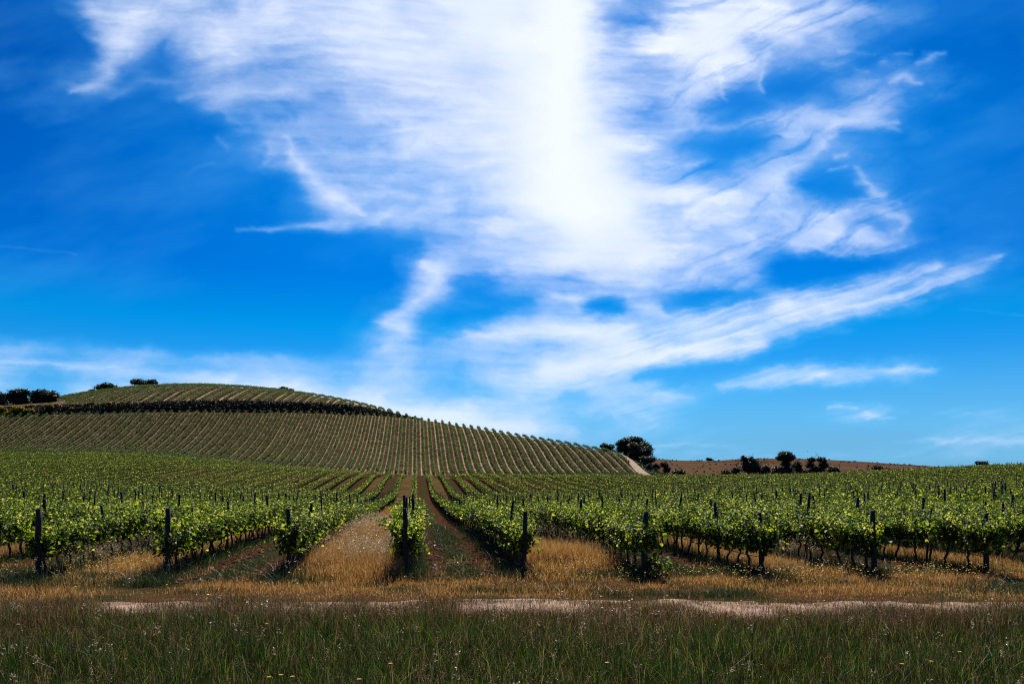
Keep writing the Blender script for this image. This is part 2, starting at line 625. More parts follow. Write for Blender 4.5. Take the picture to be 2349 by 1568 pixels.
tilled = g.mix(g.math('MULTIPLY', mid, .8), soil, weeds)
tilled = g.mix(g.math('MULTIPLY', under, .8), tilled, weeds)
grassy = g.mix(under, straw, g.mix(.5, weeds, straw))
valley = g.mix(odd, tilled, grassy)
hill_mid = g.ramp(g.math('ADD', g.math('MULTIPLY', n2, .5), g.math('MULTIPLY', n1, .5)), [(.34, (.020, .019, .008)), (.48, (.050, .040, .019)), (.64, (.12, .085, .048))])
sand = g.ramp(n2, [(.3, (.30, .18, .10)), (.7, (.66, .45, .29))])
wn = g.n('ShaderNodeTexWhiteNoise', noise_dimensions='1D')
g.put(wn.inputs['W'], lane)
lanew = g.smooth(wn.outputs['Value'], -.9, .7)
band = g.math('MULTIPLY', g.smooth(tw, .62, .69), g.smooth(tw, .92, .87))
band2 = g.math('MULTIPLY', g.math('MULTIPLY', g.smooth(tw, .09, .14), g.smooth(tw, .28, .22)), .5)
band = g.math('MULTIPLY', g.math('ADD', band, band2), lanew)
fade = g.math('ADD', g.math('MULTIPLY', g.smooth(n1, .35, .6), .6), .4)
hillc = g.mix(g.math('MULTIPLY', band, fade), hill_mid, sand)
red = g.ramp(g.math('ADD', g.math('MULTIPLY', n4, .45), g.math('ADD', g.math('MULTIPLY', n2, .3), g.math('MULTIPLY', n1, .25))),
             [(.36, (.055, .030, .018)), (.46, (.098, .053, .033)), (.54, (.112, .070, .038)), (.64, (.064, .058, .024))])
headc = g.mix(g.smooth(n1, .46, .60), g.mix(.4, straw, soil), g.mix(.35, weeds, soil))
bankc = g.ramp(n2, [(.3, (.014, .011, .009)), (.7, (.045, .035, .028))])
colr = g.mix(attr('hill'), valley, hillc)
colr = g.mix(attr('red'), colr, red)
colr = g.mix(attr('headland'), colr, headc)
colr = g.mix(attr('bank'), colr, bankc)
bs = g.n('ShaderNodeBsdfPrincipled')
g.put(bs.inputs['Base Color'], colr)
bs.inputs['Roughness'].default_value = .95
bs.inputs['Specular IOR Level'].default_value = 0
bp = g.n('ShaderNodeBump')
bp.inputs['Strength'].default_value = .9
bp.inputs['Distance'].default_value = .06
nt.links.new(g.math('ADD', n3, n2), bp.inputs['Height'])
nt.links.new(bp.outputs[0], bs.inputs['Normal'])
nt.links.new(bs.outputs[0], out.inputs['Surface'])
me = make_mesh('ground', np.stack([GX, GY, GZ], -1), Fg, None, m_ground, True)
for nm, w in (('hill', w_hill), ('red', w_red), ('headland', w_head), ('bank', bank)):
    a = me.attributes.new(nm, 'FLOAT', 'POINT')
    a.data.foreach_set('value', np.ascontiguousarray(w, np.float32).ravel())
structure(link('ground', me), 'vineyard ground of dry grass lanes and red soil rising to hills')


# ------------------------------------------------------------------ tracks
def track_mat(name, c1, c2, c3):
    m, nt = mat_new(name)
    g = NT(nt)
    out = g.n('ShaderNodeOutputMaterial')
    tc = g.n('ShaderNodeTexCoord')
    a, b = g.noise(tc.outputs['Object'], .8, 4), g.noise(tc.outputs['Object'], 16, 4, .7)
    bs = g.n('ShaderNodeBsdfPrincipled')
    col = g.mix(g.smooth(a, .35, .65), c1, c2)
    g.put(bs.inputs['Base Color'], g.mix(g.math('MULTIPLY', g.smooth(b, .5, .75), .6), col, c3))
    bs.inputs['Roughness'].default_value = .95
    bp = g.n('ShaderNodeBump')
    bp.inputs['Strength'].default_value = .5
    bp.inputs['Distance'].default_value = .03
    nt.links.new(b, bp.inputs['Height'])
    nt.links.new(bp.outputs[0], bs.inputs['Normal'])
    nt.links.new(bs.outputs[0], out.inputs['Surface'])
    return m


def road_far(L):
    return np.interp(L, [-14, -10, -6, -3, 0, 4, 8, 12, 16], [15.2, 15.45, 15.75, 16.0, 16.15, 15.95, 15.85, 15.7, 15.6])


Ls = np.arange(-40, 40.1, .3)
ws = np.linspace(0, 1, 9)
LL, WW = np.meshgrid(Ls, ws, indexing='ij')
DD = road_far(LL) + .12 * (fbm(LL * .7, WW * 0, 21, 3) - .5) * 2 - WW * 2.3 + .25 * (WW > .99) * (fbm(LL * 1.3, WW, 8, 2) - .5)
RX, RY = to_xy(LL, DD)
RZ = terrain(RX, RY) + .05 + .02 * np.sin(WW * math.pi) - .07 * np.clip(abs(WW - .5) * 2 - .8, 0, 1) * 5
a, b = RX.shape
ii = np.arange(a - 1)[:, None] * b + np.arange(b - 1)[None]
Ft = np.stack([ii, ii + 1, ii + b + 1, ii + b], -1).reshape(-1, 4)
M_ROAD = track_mat('track_dust', (.36, .22, .14), (.52, .34, .23), (.18, .10, .06))
structure(link('dirt_track', make_mesh('dirt_track', np.stack([RX, RY, RZ], -1), Ft, None, M_ROAD, True)), 'pale dirt track crossing in front of the vines')

pts = [(1418, 308, 1.0), (1426, 300, 1.1), (1434, 292, 1.25), (1446, 283, 1.5), (1460, 274, 1.7), (1475, 265, 1.9), (1488, 257, 2.1), (1497, 250, 2.2)]
pc = np.interp(np.linspace(0, 7, 40), range(8), [p[0] for p in pts])
pd = np.interp(np.linspace(0, 7, 40), range(8), [p[1] for p in pts])
pw = np.interp(np.linspace(0, 7, 40), range(8), [p[2] for p in pts])
px, py = to_xy((pc - CX) * pd / FPX, pd)
tx, ty = np.gradient(px), np.gradient(py)
tl = np.hypot(tx, ty)
V = []
for s in np.linspace(-1, 1, 7):
    x, y = px + s * pw * ty / tl, py - s * pw * tx / tl
    V.append(np.stack([x, y, terrain(x, y) + .25 - .12 * abs(s)], -1))
V = np.stack(V, 1)
a, b = V.shape[:2]
ii = np.arange(a - 1)[:, None] * b + np.arange(b - 1)[None]
Ft = np.stack([ii, ii + 1, ii + b + 1, ii + b], -1).reshape(-1, 4)
M_HTRK = track_mat('hill_track_dust', (.30, .19, .12), (.42, .28, .19), (.17, .10, .06))
structure(link('hill_track', make_mesh('hill_track', V, Ft, None, M_HTRK, True)), 'sandy track climbing the right edge of the hill')

# ------------------------------------------------------------------ vines
ENDS = {-3: 20.5, -2: 20.5, -1: 20.7, 0: 19.8, 1: 20.1, 2: 19.3, 3: 19.06, 4: 18.95, 5: 18.8}


def row_end(i):
    return ENDS.get(i, 20.5 if i < -3 else 18.7)


STEP = .75
ORD = ['first', 'second', 'third', 'fourth', 'fifth', 'sixth', 'seventh', 'eighth', 'ninth', 'tenth', 'eleventh', 'twelfth', 'thirteenth',
       'fourteenth', 'fifteenth', 'sixteenth', 'seventeenth', 'eighteenth', 'nineteenth', 'twentieth', 'twenty-first', 'twenty-second',
       'twenty-third', 'twenty-fourth', 'twenty-fifth', 'twenty-sixth', 'twenty-seventh', 'twenty-eighth', 'twenty-ninth', 'thirtieth',
       'thirty-first', 'thirty-second', 'thirty-third', 'thirty-fourth', 'thirty-fifth', 'thirty-sixth', 'thirty-seventh', 'thirty-eighth',
       'thirty-ninth', 'fortieth', 'forty-first', 'forty-second', 'forty-third', 'forty-fourth', 'forty-fifth', 'forty-sixth',
       'forty-seventh', 'forty-eighth', 'forty-ninth', 'fiftieth']


def row_name(i):
    if -3 <= i <= 5:
        return 'along the row that starts at the %s end post from left' % ORD[i + 3]
    if i < -3:
        return 'in the %s row left of the leftmost end post' % ORD[-4 - i]
    return 'in the %s row right of the rightmost end post' % ORD[i - 6]


def vine_foliage(seed):
    r = np.random.default_rng(seed)
    P, Nn, A, Sz = [], [], [], []
    for s in range(13):
        y0 = r.uniform(-.42, .42)
        side = r.choice([-1, 1])
        ln = r.uniform(.38, 1.0)
        d = np.array([side * r.uniform(.0, .42), r.normal(0, .25), 1.0])
        d /= np.linalg.norm(d)
        p = np.array([side * .03, y0, .74])
        m = int(ln / .036)
        for k in range(m):
            f = k / m
            p = p + d * .036
            d = d + np.array([side * .022, r.normal(0, .02), -.018 - .03 * f])
            d /= np.linalg.norm(d)
            for _ in range(4 if f < .7 else 2):
                o = r.normal(0, 1, 3) * (.065, .07, .05)
                P.append(p + o)
                Nn.append(np.array([side * .5, -.25, .8]) + r.normal(0, .55, 3))
                A.append(np.array([side * .8, 0, -.5]) + r.normal(0, .6, 3))
                Sz.append(r.uniform(.055, .100) * (1.0 - .42 * f))
    m = 200
    hh = r.uniform(.56, 1.15, m)
    q = np.stack([r.normal(0, .17, m) * (1.1 - .35 * (hh - .6)), r.uniform(-.45, .45, m), hh], 1)
    P += list(q)
    Nn += list(r.normal(0, .6, (m, 3)) + np.array([0, -.2, .6]))
    A += list(r.normal(0, .6, (m, 3)) + np.array([0, 0, -.7]))
    Sz += list(r.uniform(.065, .115, m))
    V, Q = leaf_arrays(np.array(P), np.array(Sz), np.array(Nn), np.array(A))
    return make_mesh('foliage', V, Q, None, M_VINE)


def vine_trunk(seed):
    r = np.random.default_rng(seed)
    mb = MB()
    pts = [(r.normal(0, .02), r.normal(0, .03), -.08)]
    for k in range(1, 7):
        pts.append((r.normal(0, .022), r.normal(0, .03) + .05 * math.sin(seed + k * .5), -.08 + .8 * k / 6))
    mb.tube(pts, [.042, .034, .03, .033, .028, .03, .036], 7)
    top = np.array(pts[-1])
    for s in (-1, 1):
        mb.tube([top, top + (0, s * .1, .03), top + (r.normal(0, .01), s * .24, .035), top + (0, s * .4, .02)], [.03, .022, .018, .012], 6)
    for k in range(4):
        b = top + (0, r.uniform(-.35, .35), .02)
        mb.tube([b, b + (r.normal(0, .05), r.normal(0, .03), .2), b + (r.normal(0, .12), r.normal(0, .06), .42)], [.008, .006, .004], 4)
    return mb.build('trunk', M_VBARK)


FOL = [vine_foliage(100 + k) for k in range(10)]
TRK = [vine_trunk(300 + k) for k in range(8)]

slots = []
for i in range(-62, 82):
    X = ROW0 + ROWD * i
    Y = np.arange(row_end(i) + {-3: .3, -1: -.02, 2: .1, 3: .0, 5: -.04}.get(i, .34), 420.0, STEP)
    slots.append(np.stack([np.full_like(Y, X), Y, np.full_like(Y, i), np.arange(len(Y))], 1))
slots = np.concatenate(slots)
sc_, sD = bearing(slots[:, 0], slots[:, 1])
inview = (sc_ > -110) & (sc_ < 2460)
slots, sc_, sD = slots[inview], sc_[inview], sD[inview]
tb_at = np.interp(sc_, CG, tbD)
vend = np.interp(sc_, [0, 600, 770, 950, 1500, 2000, 2349], [240, 238, 215, 204, 204, 215, 225])
gap = fbm(slots[:, 0] * 3.1, slots[:, 1] * .25, 31, 2)
valley_ok = sD < vend
lower_ok = (sD > 249) & (sD < tb_at - .8) & (hill_mask(sc_, sD) > .6)
keep = (valley_ok | lower_ok) & ~((gap < .14) & (sD > 30))
vslots, vc, vD = slots[keep], sc_[keep], sD[keep]
in_frame = (vc > -12) & (vc < 2361)
order = np.argsort(np.where(in_frame, vD, 1e9))
own = order[:300]
rest = np.setdiff1d(np.arange(len(vslots)), own)
count = {}
proto = {}
for k in sorted(own, key=lambda q: (vslots[q, 2], vslots[q, 1])):
    X, Y, i, kk = vslots[k]
    i = int(i)
    count[i] = count.get(i, 0) + 1
    v = bpy.data.objects.new('grapevine', None)
    C.objects.link(v)
    v.location = (X, Y, float(terrain(X, Y)))
    v.rotation_euler = (0, 0, random.choice((0, math.pi)) + random.gauss(0, .06))
    sc = random.uniform(.92, 1.1)
    v.scale = (sc, 1.0, sc * random.uniform(.95, 1.06))
    tag(v, 'leafy grapevine, %s %s' % (ORD[count[i] - 1], row_name(i)), 'grapevine', 'grapevines of the near rows')
    link('trunk', random.choice(TRK), v)
    link('foliage', random.choice(FOL), v)

# upper block above the terrace: wider rows
up = []
for i in range(-60, 20):
    X = ROW0 + 4.1 * i
    Y = np.arange(290.0, 480.0, STEP)
    up.append(np.stack([np.full_like(Y, X), Y], 1))
up = np.concatenate(up)
uc, uD = bearing(up[:, 0], up[:, 1])
ok = (uc > 60) & (uc < 960) & (uD > np.interp(uc, CG, tbD) + 7.5) & (uD < np.interp(uc, CG, crD) + 12)
ok &= ~((uc < 150) & (uD < np.interp(uc, CG, tbD) + 30))
up, uD = up[ok], uD[ok]
# scattered sprays of leaves for every vine past the near ones
SX = np.concatenate([vslots[rest, 0], up[:, 0]])
SYY = np.concatenate([vslots[rest, 1], up[:, 1]])
SD = np.concatenate([vD[rest], uD])
SC_ = bearing(SX, SYY)[0]
edge = (SC_ < -12) | (SC_ > 2361)
nl = np.select([SD < 42, SD < 65, SD < 110, SD < 245], [280, 180, 130, 78], 34)
nl = np.where(edge, nl // 3, nl)
sz = np.select([SD < 42, SD < 65, SD < 110, SD < 245], [.112, .13, .155, .20], .30)
idx = np.repeat(np.arange(len(SX)), nl)
m = len(idx)
hb = .96 + .22 * (fbm(SX * 2.3, SYY * .35, 13, 3) - .5) * 2 + .16 * (fbm(SX * .11, SYY * .05, 15, 2) - .5) * 2
far = SD > 245
rw = np.where(far, .22, np.where(SD > 60, .13, .18))
hgt = rng.beta(1.5, 1.7, m)
lo, hi = np.where(far, .45, np.where(SD > 60, .80, .68)), np.where(far, 1.5, np.where(SD > 60, 1.34, 1.42)) * hb
zz = lo[idx] + (hi - lo)[idx] * hgt
shoot = rng.random(m) < np.where(SD > 60, .045, .10)[idx]
zz = zz + shoot * rng.uniform(.05, .38, m)
sp = np.where(SD > 110, .5, .42)
xx = SX[idx] + rng.normal(0, 1, m) * rw[idx] * (1.15 - .5 * hgt)
yy = SYY[idx] + rng.uniform(-1, 1, m) * sp[idx]
gz = terrain(SX, SYY)[idx]
P = np.stack([xx, yy, gz + zz], 1)
side = np.sign(xx - SX[idx])
Nn = rng.normal(0, .42, (m, 3)) + np.stack([side * .45, np.full(m, -.15), np.full(m, .8)], 1)
A = rng.normal(0, .6, (m, 3)) + np.stack([side * .5, np.zeros(m), np.full(m, -.5)], 1)
V, Q = leaf_arrays(P, sz[idx] * rng.uniform(.75, 1.2, m), Nn, A, lobed=False)
# trunks of these vines, three-sided stems
tk = np.where(SD < 120)[0]
n = len(tk)
base = np.stack([SX[tk], SYY[tk], terrain(SX[tk], SYY[tk]) - .05], 1)
jit = rng.normal(0, .04, (n, 2))
TV = []
for hgt_, r_ in ((0, .04), (.82, .03)):
    for s in range(3):
        a_ = s * 2.094
        p = base.copy()
        p[:, 2] += hgt_
        p[:, 0] += r_ * math.cos(a_) + (jit[:, 0] if hgt_ else 0)
        p[:, 1] += r_ * math.sin(a_) + (jit[:, 1] if hgt_ else 0)
        TV.append(p)
TV = np.stack(TV, 1).reshape(-1, 3)
TQ = (np.arange(n)[:, None, None] * 6 + np.array([(0, 1, 4, 3), (1, 2, 5, 4), (2, 0, 3, 5)])[None]).reshape(-1, 4)
me = make_mesh('vine_rows', np.concatenate([V, TV]), np.concatenate([Q, TQ + len(V)]), None, M_VINE_FAR)
me.materials.append(M_VBARK)
me.materials.append(M_VINE_HILL)
mi = np.zeros(len(me.polygons), np.int32)
mi[:len(Q)] = np.where(far[idx], 2, 0)
mi[len(Q):] = 1
me.polygons.foreach_set('material_index', mi)
tag(link('vine_rows', me), 'long rows of grapevines farther across the valley and over the hill', 'vine rows', None, 'stuff')


# ------------------------------------------------------------------ posts, wires, hoses
def post_mesh(seed, h, r0, sides=8, name='trellis_post'):
    r = np.random.default_rng(seed)
    mb = MB()
    zs = np.linspace(-.25, h, 7)
    bx, by = r.normal(0, .010, 7), r.normal(0, .010, 7)
    rad = r0 * (1 + r.normal(0, .05, 7)) * np.linspace(1.06, .94, 7)
    pts = np.stack([bx, by, zs], 1)
    mb.tube(pts, rad, sides, True)
    # split, worn top
    mb.v[-1][-1] += (r.normal(0, r0 * .3), r.normal(0, r0 * .3), r.uniform(-.01, .02))
    mb.v[-1][-1 - sides:-1, 2] += r.normal(0, .012, sides)
    return mb.build(name, M_POST, False)


end_specs = {
    -3: (1.74, .070, 3.0, 'thick dark end post standing leftmost on the headland'),
    -2: (1.72, .062, 2.5, 'thick end post right of the yellow flower patch on the left'),
    -1: (1.70, .058, 2.0, 'thick end post wrapped in dark leaves left of the golden grass lane'),
    0: (1.72, .064, .8, 'thick end post between the golden grass lane and the ploughed red lane'),
    1: (1.62, .060, -2.5, 'thick end post just right of the ploughed red lane'),
    2: (1.64, .070, .8, 'thick end post in the right half with a low leafy shoot at its foot'),
    3: (1.62, .058, 2.0, 'thick end post third from the right, leaning slightly into leafy vines'),
    4: (1.64, .068, 4.5, 'thick end post second from the right, tilting right at its top'),
    5: (1.58, .064, -1.2, 'thick end post standing rightmost on the headland, half buried in leaves'),
}
for i, (h, r0, lean, lab) in end_specs.items():
    X, Y = ROW0 + ROWD * i, row_end(i)
    o = link('end_post', post_mesh(500 + i, h, r0, 12, 'end_post'), None, (X, Y, float(terrain(X, Y))))
    o.rotation_euler = (math.radians(random.uniform(-1.5, .5)), math.radians(lean), random.uniform(0, 6))
    tag(o, lab, 'end post', 'thick end posts along the headland')

# a sprouting shoot at the foot of one end post
r_ = np.random.default_rng(9)
m = 170
P = unit(r_.normal(0, 1, (m, 3))) * (r_.random((m, 1)) ** .5) * (.42, .3, .26) + (0, 0, .34)
V, Q = leaf_arrays(P, r_.uniform(.06, .11, m), r_.normal(0, .6, (m, 3)) + (0, -.2, .7), r_.normal(0, .7, (m, 3)))
X, Y = ROW0 + ROWD * 2 + .34, row_end(2) - .05
e = bpy.data.objects.new('vine_sucker', None)
C.objects.link(e)
e.location = (X, Y, float(terrain(X, Y)))
tag(e, 'low leafy vine shoot sprouting at the foot of an end post right of centre', 'vine shoot')
link('foliage', make_mesh('foliage', V, Q, None, M_VINE), e)
mb = MB()
for q in range(6):
    tp = P[q * 20]
    mb.tube([(0, 0, -.05), tp * (.4, .4, .6), tp], [.008, .006, .003], 4)
link('stem', mb.build('stem', M_VBARK), e)

PM = [post_mesh(600 + k, 1.68 + .09 * (k % 4), .030 + .010 * (k % 3), 7) for k in range(8)]
pl = []
for i in range(-62, 82):
    X = ROW0 + ROWD * i
    Ys = np.arange(row_end(i) + 3.4 + 2.1 * ((i * 7) % 5) / 5 - 1, 245, 3.75)
    pl += [(X, y, i) for y in Ys]
pl = np.array(pl)
pc_, pD_ = bearing(pl[:, 0], pl[:, 1])
ok = (pc_ > -90) & (pc_ < 2440) & (pD_ < np.interp(pc_, [0, 600, 770, 950, 1500, 2000, 2349], [238, 236, 213, 203, 203, 214, 224]))
pl, pc_, pD_ = pl[ok], pc_[ok], pD_[ok]
fr = (pc_ > 0) & (pc_ < 2349)
order = np.argsort(np.where(fr, pD_, 1e9))
own, other = order[:291], order[291:]
count = {}
for k in sorted(own, key=lambda q: (pl[q, 2], pl[q, 1])):
    X, Y, i = pl[k]
    i = int(i)
    count[i] = count.get(i, 0) + 1
    o = link('trellis_post', random.choice(PM), None, (X + random.gauss(0, .03), Y, float(terrain(X, Y))))
    o.rotation_euler = (math.radians(random.gauss(0, 2.5)), math.radians(random.gauss(0, 3)), random.uniform(0, 6))
    o.scale = (1, 1, random.uniform(.93, 1.04))
    tag(o, 'dark trellis post, %s %s' % (ORD[count[i] - 1], row_name(i)), 'trellis post', 'trellis posts of the near rows')
mb = MB()
for k in other:
    X, Y, i = pl[k]
    z = float(terrain(X, Y))
    mb.tube([(X, Y, z - .1), (X + rng.normal(0, .04), Y + rng.normal(0, .04), z + rng.uniform(1.55, 1.9))], [.045, .04], 4)
# row-end posts on the hill slopes
hp = np.where(lower_ok[keep] & (np.mod(vslots[:, 3], 9) == 0))[0]
for k in hp:
    X, Y = vslots[k, 0], vslots[k, 1]
    z = float(terrain(X, Y))
    mb.tube([(X, Y, z - .1), (X, Y, z + rng.uniform(1.5, 1.8))], [.05, .045], 3)
tag(link('distant_posts', mb.build('distant_posts', M_POST, False)), 'thin posts standing along the farther vine rows', 'trellis posts', None, 'stuff')


def run_along(i, h, r, sag, x_off, mat, name, y_to):
    X = ROW0 + ROWD * i + x_off
    y0 = row_end(i)
    ys = np.arange(y0 + .02, y_to, .5)
    zt = gsm(terrain(np.full_like(ys, X), ys), 4)
    zt[0] = float(terrain(X, ys[0]))
    z = zt + h + sag * np.sin(ys * 1.3 + i) + .4 * sag * np.sin(ys * 4.1 + 2 * i)
    mb = MB()
    mb.tube(np.stack([np.full_like(ys, X) + .02 * np.sin(ys * 2 + i), ys, z], 1), r, 5)
    return mb.build(name, mat)


for i in range(-3, 6):
    o = link('irrigation_hose', run_along(i, .50, .011, .03, -.06, M_HOSE, 'irrigation_hose', 48))
    tag(o, 'black irrigation hose ' + row_name(i), 'hose', 'irrigation hoses slung under the vine rows')
    o = link('trellis_wire', run_along(i, 1.40, .004, .006, .05, M_WIRE, 'trellis_wire', 60))
    tag(o, 'thin trellis wire strung ' + row_name(i), 'wire', 'trellis wires strung between the posts')


# ------------------------------------------------------------------ trees and bushes
def crown_arrays(lobes, D, leaf, k_dens, seed, flat=1.0):
    r = np.random.default_rng(seed)
    P, Nn, Sz, cen = [], [], [], []
    for (c, y, rc, ry) in lobes:
        ctr = at(c, D, y)
        R = rc * 1.05 * D / FPX
        H = ry * 1.10 * D / FPX
        off = r.normal(0, R * .25)
        ctr = ctr + np.array([SY * off, CY * off, 0])
        cen.append(ctr)
        ncl = max(10, int(23 * k_dens * (R * H) ** .5))
        for q in range(ncl):
            d = unit(r.normal(0, 1, 3))
            if d[2] < -.5:
                d[2] *= -.4
            rad = r.uniform(.55, .98)
            cc = ctr + d * (R, R * .9, H) * rad
            m = int(r.integers(26, 46))
            o = r.normal(0, 1, (m, 3)) * (R * .17, R * .17, H * .15)
            P.append(cc + o)
            Nn.append(d[None] * .7 + (0, 0, .4) + r.normal(0, .6, (m, 3)))
            Sz.append(r.uniform(.6, 1.25, m) * leaf)
        m = int(ncl * 9)
        d = unit(r.normal(0, 1, (m, 3))) * (r.random((m, 1)) ** .4) * .7
        P.append(ctr + d * (R, R * .9, H))
        Nn.append(r.normal(0, 1, (m, 3)))
        Sz.append(r.uniform(.9, 1.5, m) * leaf)
    P, Nn, Sz = np.concatenate(P), np.concatenate(Nn), np.concatenate(Sz)
    A = r.normal(0, 1, P.shape)
    return P, Nn, A, Sz, cen


def plant(name, label, cat, lobes, D, leaf=.5, trunk_c=None, mat=None, k=1.0, seed=0, group=None, trunk=True, base_up=0):
    """a tree or bush: tapered trunk with limbs to every lobe of a leafy crown"""
    mat = mat or M_OAK
    P, Nn, A, Sz, cen = crown_arrays(lobes, D, leaf, k, seed)
    tcx = trunk_c if trunk_c is not None else float(np.mean([l[0] for l in lobes]))
    b = at(tcx, D, None)
    # keep low leaves out of the ground
    gz = terrain(P[:, 0], P[:, 1])
    P[:, 2] = np.maximum(P[:, 2], gz + .1)
    e = bpy.data.objects.new(name, None)
    C.objects.link(e)
    e.location = b
    tag(e, label, cat, group)
    V, Q = leaf_arrays(P - b, Sz, Nn, A, lobed=False)
    link('crown', make_mesh('crown', V, Q, None, mat), e)
    mb = MB()
    r = np.random.default_rng(seed + 77)
    size = max(l[2] for l in lobes) * D / FPX
    r0 = max(.06, .10 * size)
    fork = np.array([r.normal(0, .1 * size), 0, max(.35 * (np.mean([c_[2] for c_ in cen]) - b[2]), .3)])
    mb.tube([np.array([0, 0, -.4]), fork * (.4, 0, .5) + (0, 0, 0), fork], [r0 * 1.25, r0, r0 * .85], 8)
    for c_ in cen:
        tgt = c_ - b
        midp = fork * .5 + tgt * .5 + r.normal(0, .12 * size, 3)
        mb.tube([fork, midp, tgt], [r0 * .7, r0 * .45, r0 * .2], 6)
        for q in range(3):
            t2 = tgt + r.normal(0, .45 * size, 3)
            mb.tube([midp * .4 + tgt * .6, t2 * .5 + tgt * .5, t2], [r0 * .3, r0 * .18, r0 * .07], 4)
    link('trunk', mb.build('trunk', M_BARK), e)
    return e


OAKS = 'dark oaks scattered along the skyline'
BUSH = 'dark bushes around the vineyard'
FARO = 'dark trees at the foot of the red hill'
plant('oak_tree', 'dark oak cut by the left frame edge beside the hill', 'tree', [(-8, 908, 16, 10), (4, 912, 12, 9), (-4, 924, 18, 12)], 330, .55, seed=1, group=OAKS)
plant('oak_tree', 'broad round dark oak left of the hill, taller than its neighbours', 'tree',
      [(40, 903, 18, 10), (33, 916, 19, 14), (55, 901, 11, 8), (50, 920, 17, 13), (24, 908, 9, 8)], 328, .55, seed=2, group=OAKS)
plant('oak_tree', 'wide low dark oak where the hill meets the left tree group', 'tree',
      [(78, 909, 12, 7), (98, 903, 18, 8), (119, 907, 14, 9), (88, 918, 16, 9), (110, 916, 15, 9)], 336, .55, seed=3, group=OAKS)
plant('oak_tree', 'rounded dark oak on the upper left slope of the hill crest', 'tree',
      [(234, 890, 13, 8), (246, 885, 13, 7), (260, 890, 11, 7), (246, 894, 18, 6)], 408, .5, seed=4, group=OAKS)
plant('bush', 'tiny dark bush beside the rounded oak on the hill crest', 'bush', [(212, 897, 7, 4), (207, 899, 4, 3)], 406, .4, seed=5, group=BUSH)
plant('oak_tree', 'flat-topped dark oak nearest the top of the hill', 'tree',
      [(307, 875, 8, 4.5), (320, 878, 16, 7), (334, 879, 10, 6), (350, 876, 10, 5.5)], 410, .5, trunk_c=326, seed=6, group=OAKS)
plant('bush', 'small low dark bush left of a pair behind the hill crest', 'bush', [(630, 894, 9, 4), (640, 895, 7, 3.5)], 424, .45, seed=7, group=BUSH)
plant('bush', 'rounder dark bush right of a pair behind the hill crest', 'bush', [(652, 893, 10, 5.5), (665, 896, 10, 4.5)], 424, .45, seed=8, group=BUSH)
plant('oak_tree', 'small round dark tree left of the big oaks at the sandy track', 'tree', [(1385, 1023, 9, 6), (1397, 1025, 12, 7), (1392, 1031, 12, 7)], 318, .42, seed=9, group=OAKS)
plant('oak_tree', 'tallest dark oak at the top of the sandy hill track', 'tree',
      [(1423, 1017, 12, 8), (1440, 1013, 16, 9), (1458, 1008, 14, 7), (1438, 1027, 15, 10), (1466, 1014, 13, 8), (1425, 1031, 11, 9), (1446, 1040, 16, 11)], 306, .45, seed=10, group=OAKS)
plant('oak_tree', 'domed dark oak standing in front of the tallest oak at the track', 'tree',
      [(1455, 1024, 13, 9), (1480, 1023, 14, 9), (1480, 1038, 16, 13), (1462, 1036, 13, 11), (1470, 1047, 15, 9), (1450, 1044, 9, 9), (1463, 1057, 14, 11), (1480, 1061, 13, 10)], 292, .42, seed=11, group=OAKS)
plant('bush', 'round dark bush below the oaks beside the sandy track', 'bush', [(1480, 1053, 12, 8), (1493, 1054, 12, 9)], 284, .36, seed=12, group=BUSH)
plant('bush', 'small green bush lowest beside the sandy track', 'bush', [(1506, 1071, 9, 7), (1500, 1076, 8, 6)], 282, .34, seed=13, group=BUSH)
plant('bush', 'low leafy bush right under the round bush by the track', 'bush', [(1488, 1070, 8, 6), (1495, 1080, 10, 7)], 276, .34, seed=14, group=BUSH)
plant('shrub', 'reddish brown shrub between the track bushes and the red hill', 'shrub', [(1524, 1066, 9, 7), (1530, 1078, 8, 9)], 292, .34, mat=M_RUST, seed=15)
plant('bush', 'lone dark bush at the near edge of the red hill', 'bush', [(1551, 1085, 9, 7), (1563, 1085, 9, 8)], 300, .36, seed=16, group=BUSH)
plant('bush', 'tiny dark bush alone on the red hill skyline', 'bush', [(1625, 1053, 5, 4), (1631, 1054, 4, 3)], 474, .4, seed=17, group=BUSH)
plant('bush', 'leftmost dark bush of the tree line below the red hill', 'bush', [(1664, 1085, 9, 8), (1671, 1087, 6, 6)], 300, .36, seed=18, group=BUSH)
plant('bush', 'upright dark bush just left of the broad tree below the red hill', 'bush', [(1688, 1078, 9, 8), (1684, 1086, 9, 7)], 303, .36, seed=19, group=BUSH)
plant('oak_tree', 'broad dark tree with a small top knot below the red hill', 'tree',
      [(1706, 1052, 7, 6), (1722, 1058, 14, 10), (1716, 1073, 18, 14), (1734, 1074, 13, 15), (1712, 1062, 9, 8)], 304, .42, seed=20, group=FARO)
plant('bush', 'rounded dark bush right of the broad tree below the red hill', 'bush', [(1756, 1078, 11, 11), (1750, 1084, 8, 8)], 302, .36, seed=21, group=BUSH)
plant('bush', 'dark bush touching the left foot of the tallest tree below the red hill', 'bush', [(1778, 1081, 9, 10)], 303, .36, seed=22, group=BUSH)
plant('oak_tree', 'tallest narrow dark tree with a round head below the red hill', 'tree',
      [(1802, 1043, 15, 8), (1793, 1050, 10, 9), (1812, 1051, 11, 9), (1803, 1064, 10, 9), (1800, 1080, 17, 12)], 302, .4, seed=23, group=FARO)
plant('oak_tree', 'short dark tree hugging the right side of the tallest tree', 'tree', [(1829, 1068, 10, 11), (1832, 1080, 9, 9)], 304, .38, seed=24, group=FARO)
